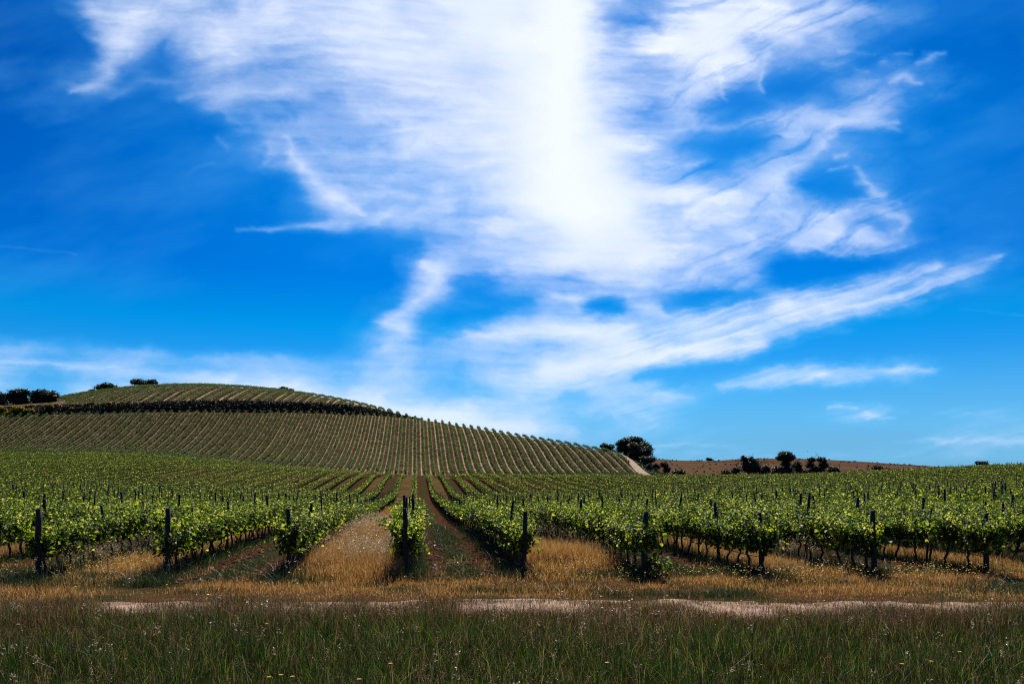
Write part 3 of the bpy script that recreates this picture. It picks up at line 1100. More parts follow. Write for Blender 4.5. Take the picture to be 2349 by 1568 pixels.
plant('oak_tree', 'twin-topped airy dark tree below the red hill', 'tree',
      [(1862, 1055, 9, 6), (1884, 1054, 11, 6), (1857, 1067, 9, 7), (1890, 1067, 11, 9), (1875, 1078, 18, 9)], 302, .38, seed=25, group=FARO)
plant('bush', 'low dark bush at the left foot of the twin-topped tree', 'bush', [(1848, 1083, 9, 6)], 301, .36, seed=26, group=BUSH)
plant('bush', 'round dark bush at the right end of the tree line', 'bush', [(1910, 1078, 9, 9), (1919, 1081, 8, 8)], 303, .36, seed=27, group=BUSH)
plant('oak_tree', 'small umbrella-shaped dark tree alone on the right of the red hill', 'tree', [(2008, 1073, 8, 5), (2018, 1074, 9, 5.5)], 300, .36, seed=28, group=FARO)
plant('bush', 'dark bush behind the top of the right-hand vine rows', 'bush', [(2244, 1062, 7, 5), (2257, 1063, 9, 5)], 236, .32, seed=29, group=BUSH)
for q, (c, y, rr, dd, lab) in enumerate([
        (5, 938, 8, 312, 'yellow broom bush cut by the left frame edge below the oaks'),
        (42, 937, 11, 311, 'large yellow-topped broom bush under the broad round oak'),
        (68, 942, 10, 309, 'yellow broom bush on the bank, right of the largest broom'),
        (8, 949, 8, 306, 'low yellow broom bush lowest at the left frame edge'),
        (24, 948, 7, 306, 'low yellow broom bush below the largest broom'),
        (112, 931, 8, 313, 'yellow broom bush near the wide low oak on the bank'),
        (164, 937, 5, 311, 'small yellow broom spot midway on the dark bank'),
        (250, 925, 5, 320, 'small yellow broom highest on the dark bank below the rounded oak')]):
    dd = float(np.interp(c, CG, tbD)) + 1.2 + (951 - y) * .08
    plant('broom_bush', lab, 'bush', [(c, y, rr, rr * .6), (c + rr * .5, y + 2, rr * .7, rr * .5)], dd, .36, mat=M_BROOM, seed=60 + q,
          group='yellow broom bushes on the bank')

# scrub that covers the dark bank between the two vine blocks
m = 2600
bc = rng.uniform(-120, 965, m)
bc = bc[(bc > 300) | (rng.random(m) < .55)]
m = len(bc)
fr_ = rng.random(m)
bd = np.interp(bc, CG, tbD) + .3 + fr_ * 7.0
bx, by = to_xy((bc - CX) * bd / FPX, bd)
rad = rng.uniform(.25, .85, m) * (.3 + 1.2 * fbm(bx * .16, by * .16, 17, 3)) * np.interp(bc, [-120, 850, 965], [1.25, 1, .55])
hh = np.where(fr_ > .62, .8, .45) * rad
nl = 16
P = np.repeat(np.stack([bx, by, terrain(bx, by)], 1), nl, 0)
d = unit(rng.normal(0, 1, (m * nl, 3)))
d[:, 2] = abs(d[:, 2])
P = P + d * (np.repeat(np.stack([rad, rad, hh * 1.5], 1), nl, 0)) * rng.uniform(.4, 1, (m * nl, 1))
V, Q = leaf_arrays(P, rng.uniform(.3, .62, m * nl), d + rng.normal(0, .5, d.shape), rng.normal(0, 1, d.shape), lobed=False)
tag(link('scrub', make_mesh('scrub', V, Q, None, M_SCRUB)), 'dark scrub covering the steep bank between the two vine blocks', 'scrub', None, 'stuff')

# weeds on the verge right of the hill track
m = 5200
bc, bd = rng.uniform(1432, 1532, m), rng.uniform(256, 305, m)
ok = bc > np.interp(bd, [250, 257, 265, 274, 283, 292, 306], [1515, 1504, 1490, 1473, 1457, 1443, 1430])
bx, by = to_xy((bc - CX) * bd / FPX, bd)
bx, by = bx[ok], by[ok]
V, Q = leaf_arrays(np.stack([bx, by, terrain(bx, by) + rng.uniform(0, .5, len(bx))], 1), rng.uniform(.25, .55, len(bx)), rng.normal(0, 1, (len(bx), 3)),
                   rng.normal(0, .5, (len(bx), 3)) + (0, 0, 1), lobed=False)
tag(link('verge_weeds', make_mesh('verge_weeds', V, Q, None, M_WEED)), 'green weeds on the slope beside the sandy hill track', 'weeds', None, 'stuff')

# tussocks on the red hill
m = 700
bc, bd = rng.uniform(1500, 2349, m), rng.uniform(300, 478, m)
bx, by = to_xy((bc - CX) * bd / FPX, bd)
ok = rng.random(m) < np.clip(3 * (fbm(bx * .04, by * .04, 19, 3) - .32), .08, 1)
bx, by = bx[ok], by[ok]
nl = 7
P = np.repeat(np.stack([bx, by, terrain(bx, by)], 1), nl, 0)
d = rng.normal(0, .5, P.shape) + (0, 0, 1)
V, Q = leaf_arrays(P + rng.normal(0, .2, P.shape) * (1, 1, .3), rng.uniform(.25, .75, len(P)), rng.normal(0, 1, P.shape) * (1, 1, .3), d, lobed=False)
M_TUSS = foliage_mat('tussock_blade', [(0, (.03, .028, .012)), (.4, (.09, .048, .030)), (.8, (.17, .090, .055)), (1, (.26, .18, .09))], None, rough=.8, spec=.1)
tag(link('hill_tussocks', make_mesh('hill_tussocks', V, Q, None, M_TUSS)), 'reddish tussocks dotting the bare hill on the right', 'tussocks', None, 'stuff')

# bird
mb = MB()
mb.add([(-.55, .02, .10), (-.25, .12, .06), (-.25, -.10, .05), (0, .25, 0), (0, -.3, 0), (.25, .12, .06), (.25, -.10, .05), (.55, .02, .10),
        (0, 0, .06), (0, 0, -.07), (-.07, -.42, .01), (.07, -.42, .01)],
       [(0, 2, 9, 1), (7, 5, 9, 6), (0, 1, 8, 2), (7, 6, 8, 5)],
       [(1, 9, 3), (5, 3, 9), (1, 3, 8), (5, 8, 3), (2, 4, 9), (6, 9, 4), (2, 8, 4), (6, 4, 8), (4, 11, 10)])
o = link('bird', mb.build('bird', M_BIRD, False), None, at(1853, 240, 1035))
o.rotation_euler = (0, .12, .5)
tag(o, 'tiny dark bird gliding above the red hill', 'bird')


# ------------------------------------------------------------------ grass and flowers
def blades(X, Y, h, w, lean, mat, name, label, cat, sink=.02, bend=1.0):
    n = len(X)
    z = terrain(X, Y) - sink
    a = rng.uniform(0, 2 * math.pi, n)
    b = rng.uniform(0, 2 * math.pi, n)
    wa = np.stack([np.cos(a), np.sin(a), np.zeros(n)], 1) * (w / 2)[:, None]
    lb = np.stack([np.cos(b), np.sin(b), np.zeros(n)], 1) * (lean * h)[:, None]
    p = np.stack([X, Y, z], 1)
    up_ = np.stack([np.zeros(n), np.zeros(n), h], 1)
    V = np.stack([p - wa, p + wa, p + up_ * .55 + lb * .32 - wa * .8, p + up_ * .55 + lb * .32 + wa * .8, p + up_ * (1 - .12 * bend) + lb], 1).reshape(-1, 3)
    k = np.arange(n)[:, None] * 5
    Q = k + np.array([[0, 1, 3, 2]])
    T = k + np.array([[2, 3, 4]])
    o = link(name, make_mesh(name, V, Q, T, mat))
    tag(o, label, cat, None, 'stuff')
    return o


def scatter(n, d0, d1, pw=1.0):
    D = d0 + (d1 - d0) * rng.random(n * 2) ** pw
    keepw = rng.random(n * 2) < (D * 1.36 + 2) / (d1 * 1.36 + 2)
    D = D[keepw][:n]
    L = (rng.random(len(D)) - .5) * (D * 1.36 + 2)
    X, Y = to_xy(L, D)
    return X, Y, L, D


def heads(X, Y, h, nsp, ssize, droop, mat, name, label, cat, stalk_w=.0035):
    """stalks topped with a loose panicle of spikelets"""
    n = len(X)
    z = terrain(X, Y)
    b = rng.uniform(0, 2 * math.pi, n)
    ld = np.stack([np.cos(b), np.sin(b), np.zeros(n)], 1)
    base = np.stack([X, Y, z], 1)
    top = base + np.stack([np.zeros(n), np.zeros(n), h], 1) + ld * (h * .16)[:, None]
    a = rng.uniform(0, math.pi, n)
    wa = np.stack([np.cos(a), np.sin(a), np.zeros(n)], 1) * stalk_w / 2
    V1 = np.stack([base - wa, base + wa, top], 1).reshape(-1, 3)
    T = np.arange(n)[:, None] * 3 + np.array([[0, 1, 2]])
    ix = np.repeat(np.arange(n), nsp)
    m = len(ix)
    f = rng.uniform(0, .3, m)
    P = top[ix] - (top - base)[ix] * f[:, None] * .55 + rng.normal(0, .018, (m, 3))
    A = ld[ix] * .7 + rng.normal(0, .35, (m, 3)) + (0, 0, -droop)
    V2, Q = leaf_arrays(P, rng.uniform(.7, 1.3, m) * ssize, rng.normal(0, 1, (m, 3)), A, lobed=False)
    # narrow spikelets
    c4 = V2.reshape(-1, 4, 3)
    ax = (c4[:, 1] + c4[:, 3]) / 2
    c4[:, 1] = ax + (c4[:, 1] - ax) * .42
    c4[:, 3] = ax + (c4[:, 3] - ax) * .42
    V = np.concatenate([V1, c4.reshape(-1, 3)])
    o = link(name, make_mesh(name, V, Q + len(V1), T, mat))
    tag(o, label, cat, None, 'stuff')
    return o


# foreground meadow
X, Y, L, D = scatter(560000, 4.8, 15.6)
edge_ = road_far(L) + .06 - .60 * fbm(L * .5, D * 0, 41, 3) + .25 * np.exp(-((L + 5.5) / 1.6) ** 2)
dn = fbm(X * .55, Y * .55, 23, 3)
ok = (D < edge_) & (rng.random(len(D)) < .35 + 1.1 * dn)
X, Y, D, dn = X[ok], Y[ok], D[ok], dn[ok]
clump = fbm(X * 1.6, Y * 1.6, 27, 3)
h = rng.gamma(6, .040, len(X)) * (.30 + .7 * dn + .7 * clump) * (1 - .42 * sstep(12.5, 15, D))
brown = rng.random(len(X)) < .15 + .42 * sstep(10.8, 14.2, D + 3.5 * (fbm(X * .4, Y * .7, 57, 2) - .5))
blades(X[brown], Y[brown], np.clip(h[brown] * .95, .08, .8), rng.uniform(.005, .010, brown.sum()), rng.gamma(2, .13, brown.sum()), M_BROWN,
       'brown_meadow_grass', 'reddish brown drying grass thickest at the meadow edge by the track', 'grass')
X, Y, h = X[~brown], Y[~brown], h[~brown]
blades(X, Y, np.clip(h, .08, .85), rng.uniform(.003, .0075, len(X)), rng.gamma(2, .17, len(X)), M_MEADOW, 'meadow_grass',
       'dark green uncut meadow grass filling the foreground', 'grass')
X, Y, L, D = scatter(11000, 5.0, 15.2)
ok = (D < road_far(L) - 1.5) & (rng.random(len(D)) < .15 + 1.9 * np.clip(fbm(X * .5, Y * .9, 51, 3) - .45, 0, 1) * 2 * (1 + .9 * sstep(10, 13.5, D)))
X, Y = X[ok], Y[ok]
heads(X, Y, rng.uniform(.20, .46, len(X)), 8, .019, .35, M_SEED, 'brome_grass', 'pinkish brown seed heads of brome through the meadow', 'grass')
X, Y, L, D = scatter(420, 5.0, 19.0)
dd = road_far(L)
ok = (D < dd - 1.2) | ((D > dd + .4) & (rng.random(len(D)) < .8))
X, Y = X[ok], Y[ok]
heads(X, Y, rng.uniform(.35, .72, len(X)), 9, .034, .7, M_OAT, 'wild_oats', 'pale wild oat stalks standing among the grass', 'grass')

# dry grass between the track and the vines, and along the grassy lanes
X, Y, L, D = scatter(260000, 15.2, 23.5)
ok = (D > road_far(L) - .02 + .25 * fbm(L * 1.2, D, 44, 2))
lane_i = np.floor((X - ROW0) / ROWD)
tt = (X - ROW0) / ROWD - lane_i
inrow = Y > 19.3
tilled = (np.mod(lane_i, 2) == 0) & inrow
ok &= ~(tilled & (rng.random(len(X)) < .93))
gn = np.clip((fbm(X * .55, Y * 1.0, 61, 4) - .5) * 2.2 + .5, 0, 1)
ok &= (rng.random(len(X)) < .06 + 1.15 * gn)
X, Y, D, gn, inr = X[ok], Y[ok], D[ok], gn[ok], inrow[ok]
lane_i = np.floor((X - ROW0) / ROWD)
oddl = np.mod(lane_i, 2) == 1
h = rng.gamma(5, .020, len(X)) * (.4 + 1.1 * gn) * (.6 + .4 * sstep(16, 17.5, D)) * (1 + np.where(oddl, np.where((lane_i == -1) | (lane_i == 1), 2.4, .6), .2) * sstep(18.2, 20.5, Y))
blades(X, Y, np.clip(h, .03, .7), rng.uniform(.005, .010, len(X)), rng.gamma(2, .2, len(X)), M_DRY, 'dry_grass',
       'golden dry grass between the dirt track and the vines', 'grass')
m = 210000
li = rng.choice([-5, -3, -1, -1, -1, -1, 1, 1, 1, 3, 5], m)
tt = rng.beta(1.6, 1.6, m) * .74 + .13
X = ROW0 + ROWD * (li + tt)
Y = 21.5 + 55 * rng.random(m) ** 1.7
cc, D = bearing(X, Y)
ok = (cc > -40) & (cc < 2390)
X, Y, D = X[ok], Y[ok], D[ok]
gn = fbm(X * .6, Y * .35, 71, 3)
wd = D / 22
tall = np.where((X > ROW0 - ROWD) & (X < ROW0), 1.0, np.where((X > ROW0) & (X < ROW0 + 2 * ROWD), .85 * (1 - .55 * sstep(24, 28, Y)), .36))
blades(X, Y, np.clip(rng.gamma(7, .070, len(X)) * (.4 + gn) * tall, .06, .9), rng.uniform(.005, .009, len(X)) * wd, rng.gamma(2, .13, len(X)), M_DRY,
       'golden_lane_grass', 'tall golden grass filling alternate lanes between vine rows', 'grass')
m = 9500
li = rng.choice([-3, -1, -1, -1, -1, -1, 1, 3], m)
X = ROW0 + ROWD * (li + rng.uniform(.14, .86, m))
Y = 20.6 + 34 * rng.random(m) ** 1.5
ok = rng.random(m) < np.clip(2.2 * (fbm(X * .6, Y * .3, 81, 2) - .25), .1, 1)
X, Y = X[ok], Y[ok]
heads(X, Y, rng.uniform(.5, .95, len(X)), 6, .034, .5, M_OAT, 'lane_oats', 'pale oat heads above the golden lane grass', 'grass')
# green weeds: in the tilled lanes, below the vines and in spots on the headland
m = 90000
li = rng.choice([-6, -4, -2, -2, 0, 0, 0, 2, 2, 4, 6], m)
tt = np.where(rng.random(m) < .5, rng.normal(.49, .10, m), np.where(rng.random(m) < .5, rng.normal(.06, .05, m), rng.normal(.93, .05, m)))
X = ROW0 + ROWD * (li + tt)
Y = 19.3 + 30 * rng.random(m) ** 1.6
cc, D = bearing(X, Y)
ok = (cc > -40) & (cc < 2390) & (rng.random(m) < np.clip(2.5 * (fbm(X * 1.1, Y * .8, 91, 3) - .25), 0, 1))
X1, Y1, D1 = X[ok], Y[ok], D[ok]
h1 = rng.gamma(4, .035, len(X1))
X, Y, L, D = scatter(110000, 16.2, 21)
gn = fbm(X * .45, Y * .9, 95, 3)
ok = (rng.random(len(X)) < np.clip(5 * (gn - .50), 0, 1)) & (D > road_far(L) + .3)
X2, Y2, D2 = X[ok], Y[ok], D[ok]
h2 = rng.gamma(4, .03, len(X2))
m = 70000
li = rng.integers(-5, 9, m)
X3 = ROW0 + ROWD * li + rng.normal(0, .34, m)  # dark weeds packed under the rows to deepen the shade below the canopy
Y3 = 18.9 + 22 * rng.random(m) ** 1.5
h3 = rng.gamma(4, .065, m)
D3 = bearing(X3, Y3)[1]
X, Y, h, D = np.concatenate([X1, X2, X3]), np.concatenate([Y1, Y2, Y3]), np.concatenate([h1, h2, h3]), np.concatenate([D1, D2, D3])
blades(X, Y, np.clip(h, .03, .6), rng.uniform(.006, .014, len(X)) * np.maximum(1, D / 24), rng.gamma(2, .3, len(X)), M_WEED, 'green_weeds',
       'low dark green weeds in the tilled lanes and under the vines', 'weeds')


def blossom(P, r, N):
    n = len(P)
    N = unit(N)
    a = unit(np.cross(N, np.array([.3, .9, .2])))
    b = np.cross(N, a)
    V = [P - N * r * .25]
    for s in range(6):
        t_ = s * math.pi / 3
        V.append(P + r * (math.cos(t_) * a + math.sin(t_) * b))
    V = np.stack(V, 1).reshape(-1, 3)
    T = (np.arange(n)[:, None, None] * 7 + np.array([(0, 1 + s, 1 + (s + 1) % 6) for s in range(6)])[None]).reshape(-1, 3)
    return V, T


def patch(n, c0, c1, d0, d1):
    c = rng.uniform(c0, c1, n)
    D = rng.uniform(d0, d1, n)
    return to_xy((c - CX) * D / FPX, D)


xs, ys = [], []
for n, c0, c1, d0, d1 in [(520, 150, 345, 18.9, 23.5), (260, 380, 640, 23, 34), (150, 0, 180, 18.8, 21), (230, 1215, 1460, 19.4, 22.5), (90, 720, 930, 18.8, 23),
                          (330, 1780, 2250, 18.3, 20.6), (200, 1560, 1900, 18.0, 19.6), (160, 2050, 2349, 18.2, 20.5), (110, 1220, 1750, 17.5, 19),
                          (70, 0, 2349, 16.5, 18.5), (30, 1230, 1700, 13, 14.3)]:
    a, b = patch(n, c0, c1, d0, d1)
    xs.append(a)
    ys.append(b)
X, Y = np.concatenate(xs), np.concatenate(ys)
n = len(X)
P = np.stack([X, Y, terrain(X, Y) + rng.uniform(.15, .42, n)], 1)
V, T = blossom(P, rng.uniform(.012, .021, n)[:, None], rng.normal(0, .35, (n, 3)) + (0, -.1, 1))
tag(link('yellow_wildflowers', make_mesh('yellow_wildflowers', V, None, T, M_YEL)), 'small yellow wildflowers scattered through the dry grass', 'wildflowers', None, 'stuff')


def flower(c, y, hgt, label, r, mat, name, group):
    D = (EYE - hgt) * FPX / (y - HY)
    X, Y = to_xy((c - CX) * D / FPX, D)
    z = float(terrain(X, Y))
    e = bpy.data.objects.new(name, None)
    C.objects.link(e)
    e.location = (X, Y, z)
    tag(e, label, 'flower', group)
    hz = EYE - (y - HY) * D / FPX - z
    mb = MB()
    mb.tube([(0, 0, -.03), (.02, .01, hz * .5), (0, 0, hz)], [.003, .0025, .002], 5)
    link('stem', mb.build('stem', M_STEM), e)
    rr = np.random.default_rng(int(c))
    k = 11
    ang = np.arange(k) * 2 * math.pi / k
    A = np.stack([np.cos(ang), np.sin(ang), np.full(k, .25)], 1)
    Nn = np.stack([-np.cos(ang) * .25, -np.sin(ang) * .25, np.ones(k)], 1)
    V1, Q1 = leaf_arrays(np.repeat([[0, 0, hz]], k, 0), np.full(k, r), Nn, A, lobed=False)
    V2, T2 = blossom(np.array([[0, 0, hz + .004]]), r * .35, np.array([[0, 0, -1.]]))
    m2 = MB()
    m2.add(V1, Q1)
    m2.add(V2, None, T2)
    ob = link('petals', m2.build('petals', mat, False), e)
    return e


YG = 'single yellow flowers in the meadow'
for c, y, lab in [(671, 1551, 'wide yellow daisy near the bottom edge, right of a small pair'),
                  (645, 1547, 'yellow daisy near the bottom edge, middle of three'),
                  (617, 1552, 'yellow daisy near the bottom edge, left of three'),
                  (612, 1430, 'yellow flower in the meadow below the track, left half'),
                  (824, 1557, 'lone yellow daisy at the bottom edge left of centre'),
                  (896, 1521, 'small yellow daisy low in the meadow below the central end post'),
                  (1392, 1519, 'small yellow daisy low in the meadow right of centre'),
                  (2201, 1494, 'yellow daisy low in the meadow far right'),
                  (2136, 1516, 'yellow daisy low in the meadow, left of the far right one'),
                  (2069, 1522, 'tiny yellow daisy low in the meadow, leftmost of three on the right'),
                  (42, 1431, 'yellow flower below the track at the far left')]:
    flower(c, y, .46, lab, .026, M_YEL, 'yellow_daisy', YG)
for c, y, lab in [(828, 1371, 'purple flower beside the pale track left of the central end post'),
                  (820, 1380, 'purple flower at the near edge of the track left of centre'),
                  (1250, 1397, 'purple flower just below the track right of centre'),
                  (1343, 1395, 'purple flower below the track, right of the centre one'),
                  (1927, 1388, 'purple flower on the near edge of the track at right'),
                  (2107, 1428, 'purple flower in the meadow on the right')]:
    flower(c, y, .38, lab, .022, M_PUR, 'purple_flower', 'single purple flowers by the track')

# fallen straw and clods on the tilled lanes
m = 9000
li = rng.choice([-4, -2, -2, 0, 0, 0, 2, 2, 4], m)
X = ROW0 + ROWD * (li + rng.uniform(.12, .88, m))
Y = 19.5 + 32 * rng.random(m) ** 1.5
r_ = rng.gamma(2.2, .013, m)
oct_ = np.array([(1, 0, 0), (0, 1, 0), (-1, 0, 0), (0, -1, 0), (0, 0, .7), (0, 0, -.7)], float)
V = np.stack([X, Y, terrain(X, Y)], 1)[:, None] + oct_[None] * (r_[:, None, None] * rng.uniform(.6, 1.5, (m, 6, 1)))
T = (np.arange(m)[:, None, None] * 6 + np.array([(0, 1, 4), (1, 2, 4), (2, 3, 4), (3, 0, 4), (1, 0, 5), (2, 1, 5), (3, 2, 5), (0, 3, 5)])[None]).reshape(-1, 3)
M_CLOD = foliage_mat('clod_earth', [(0, (.05, .022, .014)), (.7, (.13, .06, .038)), (1, (.22, .12, .08))], None, rough=.95, spec=.1)
tag(link('soil_clods', make_mesh('soil_clods', V.reshape(-1, 3), None, T, M_CLOD)), 'loose red clods of earth in the ploughed lanes', 'soil clods', None, 'stuff')

# ------------------------------------------------------------------ clouds: a high sheet of cirrus
GRID = """
0035667777788942654421000
0015567777788942776421000
0004376677789956865310000
1112254577778954663212100
1121244456778964631232100
0110033346678964512341000
0000014446778963214431000
0000013556678975214310000
0000000355668975334220000
0000000255568987765241000
0000000134457986555531000
0000000001356776455551000
0000000000666777431011110
0000000000525464430133100
0000000003223524025642000
0000000014236663665200000
2211000014355677751000000
4344333334346763134433000
3236666665435543210000000
3345566666766444200231222
3344455555655322210001333
2222222222222222222222222
2222222222222222222222222
"""
rows = [l.replace(' ', '') for l in GRID.strip().split('\n')]
GR = np.array([[int(ch) for ch in r] for r in rows], float) / 9.0      # every 50 down, every ~94 across
STROKES = [  # (points (c, y, half width), strength)
    ([(1330, -20, 55), (1315, 120, 62), (1310, 260, 66), (1320, 420, 66), (1350, 540, 60)], .55),
    ([(1130, -40, 170), (1110, 150, 200), (1130, 330, 180), (1220, 500, 130)], .38),
    ([(1390, 400, 70), (1440, 500, 66), (1480, 590, 45)], .62),
    ([(163, 217, 5), (200, 206, 11), (235, 190, 16), (252, 150, 20), (275, 105, 26), (300, 60, 30)], .55),
    ([(205, 0, 14), (240, 50, 24), (300, 110, 24)], .35),
    ([(260, 230, 6), (330, 185, 12), (400, 195, 10)], .15),
    ([(410, 225, 6), (450, 218, 10), (560, 212, 12), (700, 220, 16)], .28),
    ([(535, 528, 3), (600, 524, 5), (700, 517, 8), (800, 508, 11), (900, 498, 13), (1030, 488, 18)], .50),
    ([(655, 318, 5), (672, 350, 9), (700, 390, 17), (735, 425, 24), (775, 455, 18), (830, 490, 7)], .72),
    ([(490, 40, 8), (520, 85, 7), (545, 125, 4)], .25),
    ([(495, 316, 4), (525, 340, 5)], .35), ([(520, 265, 5), (560, 300, 5)], .22), ([(615, 330, 8), (610, 370, 6)], .22),
    ([(420, 400, 6), (490, 372, 4)], .12),
    ([(975, 600, 9), (1005, 622, 20), (1005, 650, 22), (975, 680, 20), (935, 712, 17), (890, 740, 12), (925, 745, 16)], .60),
    ([(940, 765, 20), (890, 800, 26), (930, 840, 22)], .30),
    ([(1275, 680, 8), (1310, 684, 12), (1325, 692, 14), (1322, 715, 6)], .55),
    ([(1325, 690, 10), (1370, 668, 9), (1420, 672, 11), (1470, 695, 13), (1528, 718, 6)], .50),
    ([(1230, 640, 16), (1330, 650, 14), (1400, 655, 14)], .25),
    ([(1505, 560, 18), (1525, 600, 16), (1500, 635, 14), (1440, 650, 12)], .35),
    ([(1080, 772, 10), (1250, 760, 20), (1400, 768, 24), (1520, 745, 26), (1650, 722, 24), (1800, 698, 24)], .62),
    ([(1780, 700, 18), (1860, 690, 22), (1950, 668, 18), (2050, 640, 15), (2140, 608, 9)], .58),
    ([(1900, 715, 10), (2000, 700, 12), (2100, 670, 14), (2200, 632, 14), (2250, 612, 12), (2293, 590, 5)], .62),
    ([(1820, 735, 6), (1910, 728, 6), (2020, 712, 6), (2130, 690, 5)], .30),
    ([(1250, 850, 24), (1400, 830, 20), (1500, 815, 24), (1620, 800, 17), (1745, 786, 9)], .62),
    ([(1640, 890, 5), (1740, 876, 15), (1850, 860, 17), (1980, 850, 13)], .48),
    ([(1700, 868, 3), (1800, 838, 4), (1868, 820, 3)], .25),
    ([(2000, 846, 4), (2070, 846, 6), (2145, 851, 4)], .45),
    ([(0, 828, 4), (100, 833, 6), (200, 842, 9), (300, 853, 9), (400, 862, 10), (520, 872, 10)], .55),
    ([(0, 800, 14), (300, 812, 18), (600, 826, 20), (850, 836, 18)], .30),
    ([(200, 905, 26), (600, 930, 40), (900, 960, 44), (1200, 985, 34)], .45),
    ([(280, 878, 10), (600, 890, 20), (900, 930, 24), (1100, 960, 26), (1300, 990, 14)], .35),
    ([(1100, 860, 16), (1350, 905, 20), (1450, 900, 14), (1580, 915, 8)], .25),
    ([(1880, 918, 2), (1965, 920, 2.5)], .25), ([(1900, 936, 3), (1940, 934, 4), (1970, 936, 3)], .50),
    ([(1990, 948, 4), (2030, 958, 6), (2055, 958, 5)], .42), ([(1990, 925, 8), (2080, 940, 9)], .2),
    ([(2150, 948, 10), (2300, 950, 10)], .18),
    ([(1490, 1021, 4), (1600, 1018, 5), (1690, 1021, 3)], .40), ([(1500, 1036, 4), (1640, 1036, 3)], .25), ([(1730, 1045, 2), (1790, 1043, 2)], .25),
    ([(2050, 1015, 4), (2180, 1010, 6), (2349, 1012, 9)], .32),
    ([(1975, 390, 4), (1985, 412, 8), (2005, 440, 11), (2030, 455, 8), (2065, 460, 3)], .5), ([(1965, 420, 4), (1990, 418, 5)], .35),
    ([(2020, 476, 5), (2065, 490, 11), (2078, 500, 8), (2062, 528, 5)], .36),
    ([(1860, 503, 4), (1900, 494, 8), (1935, 482, 9)], .48), ([(1960, 476, 5), (1990, 455, 6)], .3),
    ([(1935, 540, 5), (1980, 520, 6)], .28),
    ([(1755, 550, 4), (1830, 565, 6), (1915, 577, 5), (2000, 580, 4), (2065, 570, 4)], .34),
    ([(1530, 497, 4), (1650, 492, 4), (1760, 490, 4), (1820, 486, 4)], .32),
    ([(1500, 455, 16), (1600, 452, 12), (1695, 438, 6)], .45),
    ([(1420, 78, 5), (1480, 66, 6)], .4),
    ([(1500, 40, 18), (1560, 45, 34), (1640, 50, 44), (1720, 40, 34), (1790, 20, 20)], .60),
    ([(1470, 90, 18), (1540, 110, 34), (1610, 130, 34), (1680, 110, 30)], .50),
    ([(1780, 60, 24), (1880, 40, 24), (1990, 20, 14)], .22),
    ([(1642, 120, 7), (1645, 165, 5), (1655, 200, 5), (1670, 228, 3)], .40), ([(1770, 108, 9), (1758, 150, 7), (1738, 190, 5), (1752, 208, 4)], .40),
    ([(1915, 118, 3), (1960, 122, 4), (2010, 125, 2)], .25), ([(1890, 150, 6), (1950, 150, 7), (1985, 165, 5)], .25),
    ([(2050, 186, 6), (2085, 178, 9), (2118, 188, 5)], .42), ([(1975, 195, 6), (2010, 183, 5)], .3),
    ([(2108, 142, 4), (2135, 132, 7), (2170, 122, 4)], .38), ([(2062, 127, 2), (2095, 122, 2)], .3), ([(2030, 140, 6), (2036, 140, 5)], .3),
    ([(1720, 280, 14), (1850, 265, 16), (1960, 275, 12), (2055, 277, 4)], .38), ([(1990, 235, 20), (2060, 215, 14)], .28),
    ([(1910, 300, 12), (1870, 340, 14), (1830, 380, 16), (1790, 420, 18)], .30), ([(1905, 315, 6), (1870, 350, 5)], .35),
    ([(1690, 290, 8), (1600, 292, 6)], .3), ([(1400, 330, 30), (1480, 320, 20), (1590, 288, 6)], .25),
    ([(1570, 375, 5), (1610, 370, 3)], .3), ([(1920, 360, 6), (1945, 356, 6)], .4), ([(1910, 392, 3), (1950, 382, 3)], .35), ([(2045, 290, 6), (2056, 296, 4)], .35),
    ([(1560, 560, 22), (1660, 590, 26), (1720, 635, 14), (1690, 660, 8)], .28),
    ([(0, 568, 3), (60, 570, 3), (180, 580, 2)], .20), ([(620, 672, 1.5), (720, 676, 1.5)], .12), ([(2200, 712, 3), (2349, 722, 4)], .16),
]
HOLES = [([(1400, 30, 18), (1440, 55, 22), (1495, 58, 12)], .85), ([(380, 95, 10), (378, 130, 24), (360, 170, 26), (320, 200, 24)], .55),
         ([(1640, 245, 22), (1690, 245, 34), (1735, 255, 18)], .85), ([(1575, 332, 8), (1650, 332, 17), (1740, 322, 14), (1790, 312, 6)], .85),
         ([(1600, 388, 8), (1665, 378, 10)], .6), ([(1770, 200, 24), (1860, 190, 30), (1900, 215, 18)], .6), ([(1940, 310, 16), (2050, 315, 26)], .7),
         ([(1850, 420, 26), (1910, 425, 44), (1960, 440, 24)], .85), ([(1950, 515, 14), (2010, 510, 18)], .35), ([(1800, 610, 22), (1900, 620, 26), (2000, 612, 24)], .7),
         ([(1540, 705, 18), (1620, 695, 26), (1720, 675, 18)], .8), ([(1345, 702, 10), (1385, 704, 14), (1430, 714, 8)], .6),
         ([(1065, 665, 26), (1120, 685, 30), (1200, 690, 26), (1040, 735, 22)], .8), ([(1130, 735, 14), (1060, 720, 14)], .5), ([(1290, 912, 12), (1340, 910, 14)], .55), ([(1210, 645, 12), (1290, 640, 8)], .3),
         ([(1455, 868, 10), (1560, 862, 20), (1700, 836, 18), (1850, 800, 20)], .8), ([(60, 868, 9), (180, 872, 10), (260, 884, 8)], .4),
         ([(840, 475, 6), (900, 480, 8)], .3), ([(880, 545, 24), (800, 545, 20), (960, 575, 14)], .7), ([(640, 420, 26), (700, 450, 16)], .5),
         ([(620, 215, 10), (680, 270, 8)], .25), ([(600, 270, 8), (660, 272, 6)], .35), ([(520, 170, 10), (580, 165, 12)], .3), ([(1460, 280, 18), (1500, 230, 16)], .3),
         ([(900, 690, 20), (840, 740, 30), (900, 640, 40)], .7)]
step = 2.5
cs = np.arange(-330, 2680, step)
yv = np.arange(-260, 1076, step)
